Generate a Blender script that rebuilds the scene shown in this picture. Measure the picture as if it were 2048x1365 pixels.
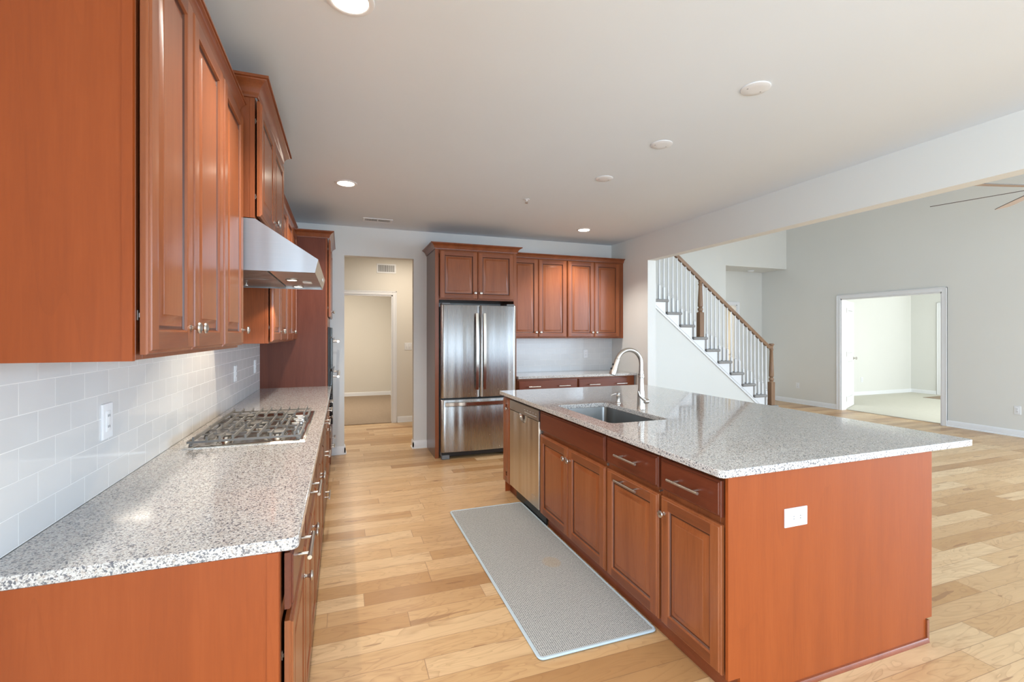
import bpy, bmesh, math, random
from math import sin, cos, pi, radians
from mathutils import Vector, Matrix
random.seed(7)
S = bpy.context.scene
for o in list(bpy.data.objects):
    bpy.data.objects.remove(o)
COL = S.collection

# ---------------------------------------------------------------- camera
CAMH = 1.4265
cd = bpy.data.cameras.new('camera'); cam = bpy.data.objects.new('camera', cd); COL.objects.link(cam)
cam.location = (0, 0, CAMH); cam.rotation_euler = (radians(90), 0, -0.3463)
cd.sensor_width = 36; cd.lens = 36 * 938.74 / 2048; cd.shift_y = -13.5 / 2048; cd.clip_start = .05
S.camera = cam
# ---------------------------------------------------------------- world, exposure
w = bpy.data.worlds.new('sky'); S.world = w; w.use_nodes = True
w.node_tree.nodes['Background'].inputs[0].default_value = (.80, .89, 1, 1)
w.node_tree.nodes['Background'].inputs[1].default_value = 1.5
S.view_settings.view_transform = 'Standard'; S.view_settings.look = 'None'
S.view_settings.gamma = 1; S.view_settings.exposure = 0.05; S.view_settings.use_curve_mapping = False


def area(name, loc, rot, sx, sy, power, col=(1, 1, 1), spread=None):
    l = bpy.data.lights.new(name, 'AREA'); l.shape = 'RECTANGLE'; l.size = sx; l.size_y = sy
    l.energy = power; l.color = col
    if spread: l.spread = radians(spread)
    o = bpy.data.objects.new(name, l); COL.objects.link(o); o.location = loc; o.rotation_euler = rot
    return o


COOL = (.655, .84, 1.02)
# daylight at unseen windows, some added only as fill (area size = the opening)
area('daylight_kitchen_window', (1.5, -3.88, 1.35), (radians(75), 0, 0), 3.4, 2.3, 80, COOL)
area('side_fill_light', (-.73, -2.0, 1.3), (radians(50), 0, radians(-90)), 3.0, 2.2, 300, COOL)  # made-up left wall window, added to even out the kitchen light
area('daylight_greatroom_window', (6.3, -3.88, 2.3), (radians(60), 0, 0), 4.4, 4.0, 125, COOL)
area('right_fill_light', (8.80, -1.3, 1.75), (radians(45), 0, radians(90)), 5.0, 2.9, 580, COOL)  # out-of-view window light, added to carry light deep into the kitchen
area('foyer_fill_light', (11.0, 3.12, 1.45), (radians(66), 0, 0), 3.2, 2.3, 100, (.95, 1, .95))  # unseen foyer window, added to brighten the foyer wall and floor
area('hall_fill_light', (.9, 6.9, 2.66), (0, 0, 0), .4, .4, 17, (1, .88, .72))  # unseen light added to warm the hall, no fixture modelled
area('mudroom_fill_light', (.0, 9.4, 2.66), (0, 0, 0), .5, .5, 46, (1, .91, .78))  # added light without a fixture, brightens the room beyond the hall
area('closet_fill_light', (8.1, 9.6, 2.6), (0, 0, 0), .8, .8, 60, (1, .96, .86))  # added out-of-view light that makes the room past the stairs bright


# ---------------------------------------------------------------- node helpers
class NT:
    def __init__(s, name):
        s.m = bpy.data.materials.new(name); s.m.use_nodes = True
        s.t = s.m.node_tree; s.n = s.t.nodes; s.b = s.n['Principled BSDF']

    def node(s, typ, **kw):
        n = s.n.new(typ)
        for k, v in kw.items():
            if k.startswith('i_'):
                key = k[2:]
                key = int(key) if key.isdigit() else key.replace('_', ' ')
                if hasattr(v, 'is_output'): s.t.links.new(v, n.inputs[key])
                else: n.inputs[key].default_value = v
            else: setattr(n, k, v)
        return n

    def link(s, a, b): s.t.links.new(a, b)

    def math(s, op, a, b=0.0, c=None):
        n = s.n.new('ShaderNodeMath'); n.operation = op
        for i, v in enumerate((a, b, c)):
            if v is None: continue
            if hasattr(v, 'is_output'): s.t.links.new(v, n.inputs[i])
            else: n.inputs[i].default_value = v
        return n.outputs[0]

    def mix(s, f, a, b, mode='MIX'):
        n = s.n.new('ShaderNodeMix'); n.data_type = 'RGBA'; n.blend_type = mode
        for i, v in ((0, f), (6, a), (7, b)):
            if hasattr(v, 'is_output'): s.t.links.new(v, n.inputs[i])
            else: n.inputs[i].default_value = v if i == 0 else (*v, 1)
        return n.outputs[2]

    def ramp(s, f, stops, interp='LINEAR'):
        n = s.n.new('ShaderNodeValToRGB'); n.color_ramp.interpolation = interp
        e = n.color_ramp.elements
        while len(e) < len(stops): e.new(.5)
        for i, (p, c) in enumerate(stops):
            e[i].position = p; e[i].color = (*c, 1) if len(c) == 3 else c
        s.t.links.new(f, n.inputs[0]); return n.outputs[0]

    def pos(s):
        return s.n.new('ShaderNodeNewGeometry').outputs['Position']

    def scaled(s, vec, sc, off=None):
        n = s.n.new('ShaderNodeVectorMath'); n.operation = 'MULTIPLY'
        s.t.links.new(vec, n.inputs[0]); n.inputs[1].default_value = sc
        r = n.outputs[0]
        if off is not None:
            m = s.n.new('ShaderNodeVectorMath'); m.operation = 'ADD'
            s.t.links.new(r, m.inputs[0]); s.t.links.new(off, m.inputs[1]); r = m.outputs[0]
        return r

    def noise(s, vec, scale, detail=3, rough=.55, dist=0.0):
        n = s.n.new('ShaderNodeTexNoise'); s.t.links.new(vec, n.inputs['Vector'])
        n.inputs['Scale'].default_value = scale; n.inputs['Detail'].default_value = detail
        n.inputs['Roughness'].default_value = rough; n.inputs['Distortion'].default_value = dist
        return n.outputs[0]

    def set(s, **kw):
        for k, v in kw.items():
            key = {'col': 'Base Color', 'rough': 'Roughness', 'metal': 'Metallic', 'coat': 'Coat Weight', 'coatr': 'Coat Roughness',
                   'spec': 'Specular IOR Level', 'aniso': 'Anisotropic', 'emit': 'Emission Color', 'emits': 'Emission Strength',
                   'trans': 'Transmission Weight', 'ior': 'IOR', 'sheen': 'Sheen Weight'}[k]
            if hasattr(v, 'is_output'): s.t.links.new(v, s.b.inputs[key])
            else: s.b.inputs[key].default_value = (*v, 1) if isinstance(v, tuple) else v
        return s

    def bump(s, h, strength=.3, dist=.002):
        n = s.n.new('ShaderNodeBump'); n.inputs['Strength'].default_value = strength; n.inputs['Distance'].default_value = dist
        s.t.links.new(h, n.inputs['Height']); s.t.links.new(n.outputs[0], s.b.inputs['Normal'])


def plain(name, col, rough=.5, metal=0.0, **kw):
    k = NT(name); k.set(col=col, rough=rough, metal=metal, **kw); return k.m


def painted(name, col, rough=.55):
    k = NT(name); p = k.pos()
    n = k.noise(p, 1.3, 2)
    c = k.mix(n, tuple(v * .975 for v in col), tuple(min(1, v * 1.02) for v in col))
    k.set(col=c, rough=rough, spec=.3)
    k.bump(k.noise(p, 260, 2), .05, .001); return k.m


def wood(name, dark, mid, light, rough=.3, coat=.25, axis=2, contrast=1.0):
    k = NT(name); p = k.pos()
    oi = k.n.new('ShaderNodeObjectInfo')
    off = k.n.new('ShaderNodeCombineXYZ')
    r = k.math('MULTIPLY', oi.outputs['Random'], 17.0)
    for i in range(3): k.link(r, off.inputs[i])
    sc = [1, 1, 1]; sc[axis] = .055
    v = k.scaled(p, sc, off.outputs[0])
    sc2 = [1, 1, 1]; sc2[axis] = .09
    v2 = k.scaled(p, sc2, off.outputs[0])
    fine = k.noise(v, 150, 3, .6, .1)
    broad = k.noise(v2, 7, 3, .55, 1.2)
    cath = k.math('FRACT', k.math('MULTIPLY', k.noise(v2, 3.0, 2, .5, .5), 12.0))
    line = k.math('POWER', cath, 14.0)
    c1 = k.ramp(k.math('ADD', k.math('MULTIPLY', broad, .62), k.math('MULTIPLY', fine, .38)),
                [(.5 - .22 / contrast, dark), (.5, mid), (.5 + .22 / contrast, light)])
    c2 = k.mix(k.math('MULTIPLY', line, .13), c1, tuple(a * .6 for a in dark))
    k.set(col=c2, rough=rough, coat=coat, coatr=.2, spec=.3)
    k.bump(fine, .04, .001)
    return k.m


M = {}
M['wall'] = painted('wall_paint', (.76, .755, .72))
M['wallbright'] = painted('wall_paint_brightened', (.79, .785, .765))  # same paint as the other walls, lightened to offset the dim back wall
M['hallwall'] = painted('hall_wall_paint', (.78, .74, .67))
M['ceil'] = painted('ceiling_paint', (.785, .84, .90), .7)
M['trim'] = plain('white_trim_paint', (.84, .845, .86), .3)
M['doorwhite'] = plain('white_door_paint', (.86, .87, .87), .35)
M['cherry_panel'] = wood('cherry_end_panel', (.24, .049, .0095), (.295, .062, .0115), (.34, .077, .016), .45, .0, 2, .8)
M['cherry'] = wood('cherry_door', (.19, .052, .017), (.26, .074, .023), (.31, .100, .036), .33, .26)
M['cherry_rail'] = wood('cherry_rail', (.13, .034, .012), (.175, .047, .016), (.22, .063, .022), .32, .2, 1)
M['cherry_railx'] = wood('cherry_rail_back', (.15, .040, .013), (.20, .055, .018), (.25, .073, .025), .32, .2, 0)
M['cherry_groove'] = plain('dark_groove', (.085, .024, .010), .35)  # darker tone in the grooves of the door panels
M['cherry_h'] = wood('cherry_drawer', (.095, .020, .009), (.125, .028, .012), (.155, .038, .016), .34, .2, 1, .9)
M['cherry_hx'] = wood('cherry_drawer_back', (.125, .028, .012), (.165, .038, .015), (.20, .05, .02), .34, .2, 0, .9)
M['cherry_frame'] = wood('cherry_frame', (.16, .042, .014), (.22, .06, .02), (.28, .08, .027), .36, .15)
M['cherry_crown'] = wood('cherry_crown', (.16, .042, .014), (.22, .06, .02), (.28, .08, .028), .28, .4, 1)
M['cherry_under'] = plain('maple_underside', (.32, .22, .14), .5)
M['black'] = plain('black_plastic', (.012, .012, .013), .35)
M['blackglass'] = plain('black_glass', (.008, .008, .01), .06, coat=.5)
M['nickel'] = plain('satin_nickel', (.57, .53, .485), .33, 1.0)
M['hinge'] = plain('hinge_metal', (.30, .28, .26), .4, 1.0)
M['whiteplastic'] = plain('white_plastic', (.82, .83, .85), .35)
M['dark'] = plain('dark_slot', (.03, .03, .03), .6)
M['iron'] = plain('cast_iron_grate', (.17, .16, .15), .60)
M['knobmetal'] = plain('knob_satin', (.45, .43, .41), .38, 1.0)
M['plinth'] = wood('toe_kick_wood', (.17, .040, .014), (.22, .052, .018), (.27, .068, .024), .4, .2, 1)
M['granite'] = None


def steel(name, col, rough, axis, aniso=.0, streak=.06):
    k = NT(name); p = k.pos(); sc = [1, 1, 1]; sc[axis] = .012
    v = k.scaled(p, sc)
    n = k.noise(v, 420, 2)
    b = k.noise(k.scaled(p, (1.0, 1.0, .04)), 7.0, 1)
    r = k.math('ADD', k.math('MULTIPLY', n, streak), rough - streak * .5)
    c = k.mix(n, tuple(a * .93 for a in col), tuple(min(1, a * 1.05) for a in col))
    k.set(col=c, rough=r, metal=1.0)
    k.bump(b, .8, .016)
    if aniso:
        tg = k.n.new('ShaderNodeTangent'); tg.direction_type = 'RADIAL'; tg.axis = 'Z'
        k.link(tg.outputs[0], k.b.inputs['Tangent']); k.set(aniso=aniso); k.b.inputs['Anisotropic Rotation'].default_value = 0.25
    return k.m


M['steel'] = steel('brushed_steel', (.45, .455, .46), .27, 2, aniso=.9, streak=.08)
M['steelh'] = steel('brushed_steel_horizontal', (.40, .43, .47), .42, 0)
M['steelsink'] = steel('sink_steel', (.22, .22, .215), .33, 1)
M['steeldw'] = steel('dishwasher_steel', (.62, .56, .48), .30, 0)
M['steelbase'] = steel('cooktop_steel', (.66, .62, .56), .17, 1)
M['filter'] = steel('filter_steel', (.55, .5, .45), .3, 0)


def granite():
    k = NT('speckled_granite'); p = k.pos()
    vo = k.node('ShaderNodeTexVoronoi', i_Scale=380.0, i_Vector=p); vo.feature = 'F1'
    sep = k.node('ShaderNodeSeparateColor', i_Color=vo.outputs['Color'])
    vo2 = k.node('ShaderNodeTexVoronoi', i_Scale=210.0, i_Vector=p)
    sep2 = k.node('ShaderNodeSeparateColor', i_Color=vo2.outputs['Color'])
    base = k.ramp(sep.outputs[0], [(0, (.045, .05, .065)), (.10, (.20, .20, .22)), (.20, (.36, .33, .31)), (.42, (.54, .52, .495)), (.75, (.66, .65, .63)), (1, (.78, .78, .77))])
    c = k.mix(k.math('GREATER_THAN', sep2.outputs[1], .88), base, (.09, .095, .12))
    c = k.mix(k.math('MULTIPLY', k.math('GREATER_THAN', sep2.outputs[2], .88), .4), c, (.42, .33, .27))
    big = k.noise(p, 22, 3)
    c = k.mix(k.math('MULTIPLY', big, .25), c, (.60, .57, .53))
    k.set(col=c, rough=.09, spec=.55, coat=.35, coatr=.03)
    return k.m


M['granite'] = granite()


def tile(name, ua, va, gap=.0015):
    """subway tile: ua = index of the horizontal world axis"""
    k = NT(name); sp = k.node('ShaderNodeSeparateXYZ', i_0=k.pos())
    cb = k.n.new('ShaderNodeCombineXYZ')
    k.link(sp.outputs[ua], cb.inputs[0]); k.link(k.math('SUBTRACT', sp.outputs[2], .916), cb.inputs[1])
    b = k.node('ShaderNodeTexBrick', i_Vector=cb.outputs[0], i_Scale=1.0)
    b.inputs['Color1'].default_value = (.655, .655, .655, 1); b.inputs['Color2'].default_value = (.69, .69, .69, 1)
    b.inputs['Mortar'].default_value = (.80, .80, .79, 1)
    b.inputs['Mortar Size'].default_value = gap; b.inputs['Mortar Smooth'].default_value = .3
    b.inputs['Brick Width'].default_value = .1545; b.inputs['Row Height'].default_value = .0785
    k.set(col=b.outputs[0], rough=k.math('ADD', k.math('MULTIPLY', b.outputs[1], .4), .08), spec=.55)
    inv = k.math('SUBTRACT', 1.0, b.outputs[1])
    wav = k.noise(k.pos(), 9, 1)
    k.bump(k.math('ADD', inv, k.math('MULTIPLY', wav, .8)), .35, .0016)
    return k.m


M['tile_y'] = tile('subway_tile_left', 1, 2)
M['tile_x'] = tile('subway_tile_back', 0, 2)


def planks():
    k = NT('hickory_plank_floor'); p = k.pos()
    sp = k.node('ShaderNodeSeparateXYZ', i_0=p); x, y = sp.outputs[0], sp.outputs[1]
    W = .127
    yr = k.math('DIVIDE', k.math('ADD', y, 20.03), W)
    row = k.math('FLOOR', yr); fy = k.math('FRACT', yr)
    wn = k.node('ShaderNodeTexWhiteNoise', noise_dimensions='1D', i_W=row)
    xo = k.math('ADD', k.math('ADD', x, 30.0), k.math('MULTIPLY', wn.outputs[0], 7.3))
    Ln = k.math('ADD', k.math('MULTIPLY', wn.outputs[0], .6), .75)
    xr = k.math('DIVIDE', xo, Ln); idx = k.math('FLOOR', xr); fx = k.math('FRACT', xr)
    cv = k.n.new('ShaderNodeCombineXYZ'); k.link(row, cv.inputs[0]); k.link(idx, cv.inputs[1])
    wn2 = k.node('ShaderNodeTexWhiteNoise', noise_dimensions='2D', i_Vector=cv.outputs[0])
    rnd = wn2.outputs[0]
    tone = k.ramp(rnd, [(0, (.40, .205, .08)), (.15, (.52, .295, .125)), (.35, (.62, .385, .185)), (.6, (.70, .46, .24)), (.85, (.76, .54, .31)), (1, (.58, .35, .165))])
    off = k.n.new('ShaderNodeCombineXYZ'); k.link(k.math('MULTIPLY', rnd, 50.0), off.inputs[0]); k.link(k.math('MULTIPLY', rnd, 31.0), off.inputs[1]); k.link(k.math('MULTIPLY', rnd, 13.0), off.inputs[2])
    g1 = k.noise(k.scaled(p, (.08, 1, 1), off.outputs[0]), 95, 3, .6)
    g2 = k.noise(k.scaled(p, (.22, 1, 1), off.outputs[0]), 9, 3, .6, 1.6)
    ring = k.math('FRACT', k.math('MULTIPLY', k.noise(k.scaled(p, (.26, 1, 1), off.outputs[0]), 6, 2, .55, 1.0), 13.0))
    ringl = k.math('POWER', ring, 5.0)
    c = k.mix(k.math('MULTIPLY', k.math('SUBTRACT', g2, .5), 1.8), tone, (.36, .17, .07))
    c = k.mix(k.math('MULTIPLY', g1, .32), c, (.42, .24, .11))
    c = k.mix(k.math('MULTIPLY', k.math('MULTIPLY', ringl, .42), k.math('ADD', .25, g2)), c, (.26, .12, .05))
    # knots
    vo = k.node('ShaderNodeTexVoronoi', i_Scale=2.0, i_Vector=k.scaled(p, (.62, 1, 1), off.outputs[0]))
    vs = k.node('ShaderNodeSeparateColor', i_Color=vo.outputs['Color'])
    kn = k.math('MULTIPLY', k.math('LESS_THAN', vo.outputs['Distance'], k.math('ADD', .022, k.math('MULTIPLY', g1, .04))), k.math('GREATER_THAN', vs.outputs[0], .55))
    c = k.mix(k.math('MULTIPLY', kn, .85), c, (.07, .028, .014))
    # heartwood streaks
    st = k.math('GREATER_THAN', k.noise(k.scaled(p, (.12, 1, 1), off.outputs[0]), 14, 2), .70)
    c = k.mix(k.math('MULTIPLY', st, .5), c, (.22, .09, .04))
    ey = k.math('MINIMUM', fy, k.math('SUBTRACT', 1.0, fy)); ex = k.math('MINIMUM', fx, k.math('SUBTRACT', 1.0, fx))
    seam = k.math('MAXIMUM', k.math('LESS_THAN', ey, .011), k.math('LESS_THAN', ex, .0016))
    c = k.mix(k.math('MULTIPLY', seam, .6), c, (.20, .10, .05))
    k.set(col=c, rough=k.math('ADD', .27, k.math('MULTIPLY', g1, .12)), spec=.42)
    k.bump(k.math('SUBTRACT', k.math('MULTIPLY', g1, .2), seam), .3, .0012)
    return k.m


M['planks'] = planks()


def carpet(name, a, b, scale=260, st=.8):
    k = NT(name); p = k.pos()
    n = k.noise(p, scale, 3, .7); n2 = k.noise(k.scaled(p, (1, .35, 1)), 26, 2)
    c = k.mix(n, a, b); c = k.mix(k.math('MULTIPLY', n2, .25), c, tuple(v * .7 for v in a))
    k.set(col=c, rough=.95, spec=.1); k.bump(n, st, .006); return k.m


M['carpet'] = carpet('beige_carpet', (.32, .24, .175), (.52, .41, .31))
M['foyercarpet'] = carpet('pale_carpet', (.66, .63, .54), (.84, .81, .72))
M['staircarpet'] = carpet('gray_stair_carpet', (.20, .19, .185), (.56, .54, .52), 120)


def rugmat():
    k = NT('woven_mat'); p = k.pos()
    rot = k.node('ShaderNodeVectorRotate', i_Vector=p, i_Angle=radians(45)); rot.rotation_type = 'Z_AXIS'
    ch = k.node('ShaderNodeTexChecker', i_Vector=rot.outputs[0], i_Scale=150.0)
    n = k.noise(k.scaled(p, (1, .5, 1)), 190, 2, .7)
    f = k.math('ADD', k.math('MULTIPLY', ch.outputs[1], .36), k.math('MULTIPLY', n, .75))
    c = k.ramp(f, [(.26, (.12, .125, .13)), (.42, (.29, .29, .285)), (.62, (.50, .50, .485)), (.85, (.62, .63, .60))])
    # wheat coloured stain near the sink
    d = k.node('ShaderNodeVectorMath', operation='DISTANCE', i_0=k.scaled(p, (1, .8, 1)), i_1=(1.22, 2.66 * .8, 0))
    stn = k.math('MULTIPLY', k.math('LESS_THAN', k.math('ADD', d.outputs['Value'], k.math('MULTIPLY', n, .06)), .085), .35)
    c = k.mix(stn, c, (.50, .36, .20))
    k.set(col=c, rough=.9, spec=.1); k.bump(f, .7, .004); return k.m


M['rug'] = rugmat()
M['rugedge'] = plain('pale_blue_binding', (.50, .60, .66), .8)
M['oak'] = wood('oak_rail', (.20, .11, .06), (.29, .17, .10), (.38, .235, .145), .4, .2, 0)
M['oakv'] = wood('oak_newel', (.20, .11, .06), (.29, .17, .10), (.38, .235, .145), .4, .2, 2)
M['fanblade'] = plain('fan_blade', (.11, .085, .065), .5)
M['fanunder'] = plain('fan_blade_underside', (.50, .38, .30), .5)
k = NT('lamp_glow'); k.set(col=(1, .95, .85), emit=(1, .90, .74), emits=14.0); M['glow'] = k.m
k = NT('window_glow'); k.set(col=(1, 1, 1), emit=(.95, 1, .97), emits=2.2); M['daylight'] = k.m
k = NT('clear_glass'); k.set(col=(1, 1, 1), rough=0.0, trans=1.0, ior=1.1); M['glass'] = k.m


# ---------------------------------------------------------------- mesh helpers
class MB:
    def __init__(s): s.bm = bmesh.new()

    def box(s, x0, x1, y0, y1, z0, z1, bev=0.0, seg=1):
        x0, x1 = sorted((x0, x1)); y0, y1 = sorted((y0, y1)); z0, z1 = sorted((z0, z1))
        vs = [s.bm.verts.new((x, y, z)) for z in (z0, z1) for y in (y0, y1) for x in (x0, x1)]
        F = [(0, 2, 3, 1), (4, 5, 7, 6), (0, 1, 5, 4), (2, 6, 7, 3), (0, 4, 6, 2), (1, 3, 7, 5)]
        fs = [s.bm.faces.new([vs[i] for i in f]) for f in F]
        if bev > 0:
            es = {e for f in fs for e in f.edges}
            bmesh.ops.bevel(s.bm, geom=list(es), offset=bev, segments=seg, profile=.5, affect='EDGES', clamp_overlap=True)
        return s

    def loops(s, rings, cap0=True, cap1=True, closed=True):
        """rings: list of lists of points (same count); quads between"""
        R = [[s.bm.verts.new(p) for p in r] for r in rings]
        n = len(R[0])
        for a, b in zip(R, R[1:]):
            for i in range(n if closed else n - 1):
                j = (i + 1) % n
                s.bm.faces.new((a[i], a[j], b[j], b[i]))
        if cap0: s.bm.faces.new(R[0][::-1])
        if cap1: s.bm.faces.new(R[-1])
        return s

    def frame(s, d):
        d = Vector(d).normalized()
        u = d.orthogonal().normalized(); v = d.cross(u); return d, u, v

    def lathe(s, base, axis, prof, seg=20):
        """prof: list of (distance along axis, radius)"""
        d, u, v = s.frame(axis); b = Vector(base)
        rings = []
        for h, r in prof:
            rings.append([b + d * h + (u * cos(2 * pi * i / seg) + v * sin(2 * pi * i / seg)) * max(r, 1e-4) for i in range(seg)])
        return s.loops(rings)

    def cyl(s, a, b, r, seg=16, r2=None):
        a = Vector(a); b = Vector(b); L = (b - a).length
        return s.lathe(a, b - a, [(0, r), (L, r if r2 is None else r2)], seg)

    def tube(s, pts, radii, seg=14):
        pts = [Vector(p) for p in pts]
        if not isinstance(radii, (list, tuple)): radii = [radii] * len(pts)
        u = None; rings = []
        for i, p in enumerate(pts):
            t = (pts[min(i + 1, len(pts) - 1)] - pts[max(i - 1, 0)]).normalized()
            if u is None: u = t.orthogonal().normalized()
            u = (u - t * u.dot(t)).normalized(); v = t.cross(u)
            rings.append([p + (u * cos(2 * pi * k / seg) + v * sin(2 * pi * k / seg)) * radii[i] for k in range(seg)])
        return s.loops(rings)

    def prism(s, poly, axis, a, b):
        """poly in the two other axes (in xyz order), extruded along axis"""
        def P(q, t):
            if axis == 0: return (t, q[0], q[1])
            if axis == 1: return (q[0], t, q[1])
            return (q[0], q[1], t)
        return s.loops([[P(q, a) for q in poly], [P(q, b) for q in poly]])

    def panel(s, facing, f, a0, a1, z0, z1, prof):
        """nested rectangles on a vertical plane. facing '+x','-x','-y'. f = plane of the back. prof (inset, out)"""
        rings = []
        for ins, d in prof:
            q = [(a0 + ins, z0 + ins), (a1 - ins, z0 + ins), (a1 - ins, z1 - ins), (a0 + ins, z1 - ins)]
            rings.append([plane_pt(facing, f, a, z, d) for a, z in q])
        return s.loops(rings)

    def build(s, name, mat, parent=None, root=None, sharp=35, recalc=True):
        bm = s.bm
        if recalc: bmesh.ops.recalc_face_normals(bm, faces=bm.faces[:])
        for f in bm.faces: f.smooth = True
        me = bpy.data.meshes.new(name)
        r = root if root is not None else (topmost(parent) if parent else None)
        if r is not None: off = Vector(r.location)
        else:
            cs = [v.co for v in bm.verts]
            off = Vector(((min(c.x for c in cs) + max(c.x for c in cs)) / 2, (min(c.y for c in cs) + max(c.y for c in cs)) / 2, min(c.z for c in cs)))
        bmesh.ops.translate(bm, vec=-off, verts=bm.verts[:])
        bm.to_mesh(me); bm.free()
        me.set_sharp_from_angle(angle=radians(sharp))
        mats = mat if isinstance(mat, (list, tuple)) else [mat]
        for m in mats: me.materials.append(M[m] if isinstance(m, str) else m)
        o = bpy.data.objects.new(name, me); COL.objects.link(o)
        if parent: o.parent = parent
        else: o.location = off
        return o


def topmost(o):
    while o.parent: o = o.parent
    return o


def plane_pt(facing, f, a, z, d):
    if facing == '+x': return (f + d, a, z)
    if facing == '-x': return (f - d, a, z)
    if facing == '-y': return (a, f - d, z)
    return (a, f + d, z)


def nvec(facing):
    return {'+x': Vector((1, 0, 0)), '-x': Vector((-1, 0, 0)), '-y': Vector((0, -1, 0)), '+y': Vector((0, 1, 0))}[facing]


def tag(o, label, cat, group=None, kind=None):
    o['label'] = label; o['category'] = cat
    if group: o['group'] = group
    if kind: o['kind'] = kind
    return o


def thing(name, loc, label, cat, group=None):
    o = bpy.data.objects.new(name, None); COL.objects.link(o); o.location = loc; o.empty_display_size = .1
    return tag(o, label, cat, group)


def struct(o, label=None):
    o['kind'] = 'structure'
    if label: o['label'] = label
    return o


def shell(name, mat, boxes, label=None):
    m = MB()
    for b in boxes: m.box(*b)
    return struct(m.build(name, mat), label)


# ================================================================ SETTING
XL = -.745; YB = 5.93; H = 2.7166; XB = 3.677; XB2 = 3.80; YE = 5.066; ZB = 2.377; XR = 8.82; YR0 = -3.9; HG = 5.3
shell('floor', 'planks', [(-1.6, 13.3, -4.1, 7.765, -.1, 0)], 'light hickory plank floor with knots and seams')
shell('floor_mudroom', 'carpet', [(-1.6, 1.3, 7.765, 11.6, -.1, .012)], 'beige carpet in the room beyond the hall')
shell('floor_foyer', 'foyercarpet', [(8.94, 13.1, 3.0, 7.5, 0, .012)], 'pale carpet beyond the double doorway')
shell('floor_closet', 'foyercarpet', [(6.9, 10.5, 7.98, 10.8, -.1, .008)], 'pale floor of the room past the stairs')
shell('ceiling', 'ceil', [(-.90, XB, -4.1, YB, H, H + .1)], 'smooth white kitchen ceiling')
shell('ceiling_greatroom', 'ceil', [(XB, 8.94, -4.1, 7.5, HG, HG + .1)])
shell('ceiling_hall', 'ceil', [(-1.6, 2.1, 6.05, 11.6, H, H + .1)])
shell('ceiling_foyer', 'ceil', [(8.94, 13.3, 3.0, 7.6, 2.95, 3.05)])
shell('wall_left', 'wall', [(XL - .12, XL, -.5, 6.05, 0, H), (XL - .12, XL, -4.1, -3.5, 0, H), (XL - .12, XL, -3.5, -.5, 2.4, H), (XL - .12, XL, -3.5, -.5, 0, .2)], 'kitchen wall behind the range run')  # opening behind the camera added for the side fill light
shell('wall_back', 'wallbright', [(XL, .019, YB, 6.05, 0, H), (.835, XB, YB, 6.05, 0, H), (.019, .835, YB, 6.05, 2.368, H)], 'kitchen back wall with open doorway')
shell('wall_right', 'wall', [(XB, XB2, YE, 7.36, 0, HG), (XB, XB2, -4.1, YE, ZB, HG)], 'stub wall and dropped beam between kitchen and great room')
shell('wall_greatroom', 'wall', [(XR, XR + .12, -4.1, -3.8, 0, HG), (XR, XR + .12, 1.2, 4.624, 0, HG), (XR, XR + .12, -3.8, 1.2, 3.25, HG), (XR, XR + .12, -3.8, 1.2, 0, .25), (XR, XR + .12, 6.21, 8.1, 0, HG), (XR, XR + .12, 4.624, 6.21, 2.09, HG)], 'tall great room wall with the double doorway')  # opening out of view added for the right fill light
shell('wall_stairwell', 'wall', [(XB2, 7.19, 7.36, 7.48, 0, HG), (7.19, XR, 7.36, 7.98, 2.80, HG)], 'wall behind the staircase')
shell('wall_recess', 'wall', [(7.07, 7.19, 7.48, 8.1, 0, 2.8), (7.19, 7.33, 7.98, 8.1, 0, 2.8), (8.10, XR, 7.98, 8.1, 0, 2.8), (7.33, 8.10, 7.98, 8.1, 2.07, 2.8)])
shell('wall_closet', 'hallwall', [(6.8, 10.5, 10.7, 10.8, 0, 2.8), (6.8, 6.9, 8.1, 10.7, 0, 2.8), (10.4, 10.5, 8.1, 10.7, 0, 2.8), (6.8, 10.5, 8.1, 10.8, 2.7, 2.8), (XR + .12, 10.5, 8.0, 8.1, 0, 2.8)])
shell('wall_rear', 'wall', [(XL, -.2, -4.02, YR0, 0, H), (3.2, 4.1, -4.02, YR0, 0, HG), (8.5, XR, -4.02, YR0, 0, HG), (-.2, 3.2, -4.02, YR0, 2.5, H), (-.2, 3.2, -4.02, YR0, 0, .2),
                             (4.1, 8.5, -4.02, YR0, 0, .3), (4.1, 8.5, -4.02, YR0, 4.3, HG)])
shell('wall_hall', 'hallwall', [(-1.6, -.15, 7.765, 7.885, 0, H), (.759, 2.1, 7.765, 7.885, 0, H), (-.15, .759, 7.765, 7.885, 2.055, H)], 'hall wall with cased doorway')
shell('wall_hall_sides', 'hallwall', [(-1.7, -1.6, 6.05, 7.885, 0, H), (2.0, 2.1, 6.05, 7.765, 0, H), (-1.6, XL - .12, 5.95, 6.05, 0, H)])
shell('wall_mudroom', 'hallwall', [(-1.6, 1.19, 11.33, 11.45, 0, H), (1.07, 1.19, 7.885, 11.33, 0, H), (-1.7, -1.6, 7.885, 11.45, 0, H)], 'beige wall of the room beyond the hall')
shell('wall_foyer', 'wall', [(8.94, 13.22, 7.5, 7.62, 0, 2.95), (13.1, 13.22, 6.89, 7.5, 0, 2.95), (13.1, 13.22, 3.0, 5.93, 0, 2.95), (13.1, 13.22, 5.93, 6.89, 2.52, 2.95),
                              (8.94, 9.4, 2.98, 3.1, 0, 2.95), (12.6, 13.22, 2.98, 3.1, 0, 2.95), (9.4, 12.6, 2.98, 3.1, 2.6, 2.95), (9.4, 12.6, 2.98, 3.1, 0, .3)], 'bright cream walls of the foyer')  # unseen opening added for the foyer fill light


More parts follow.
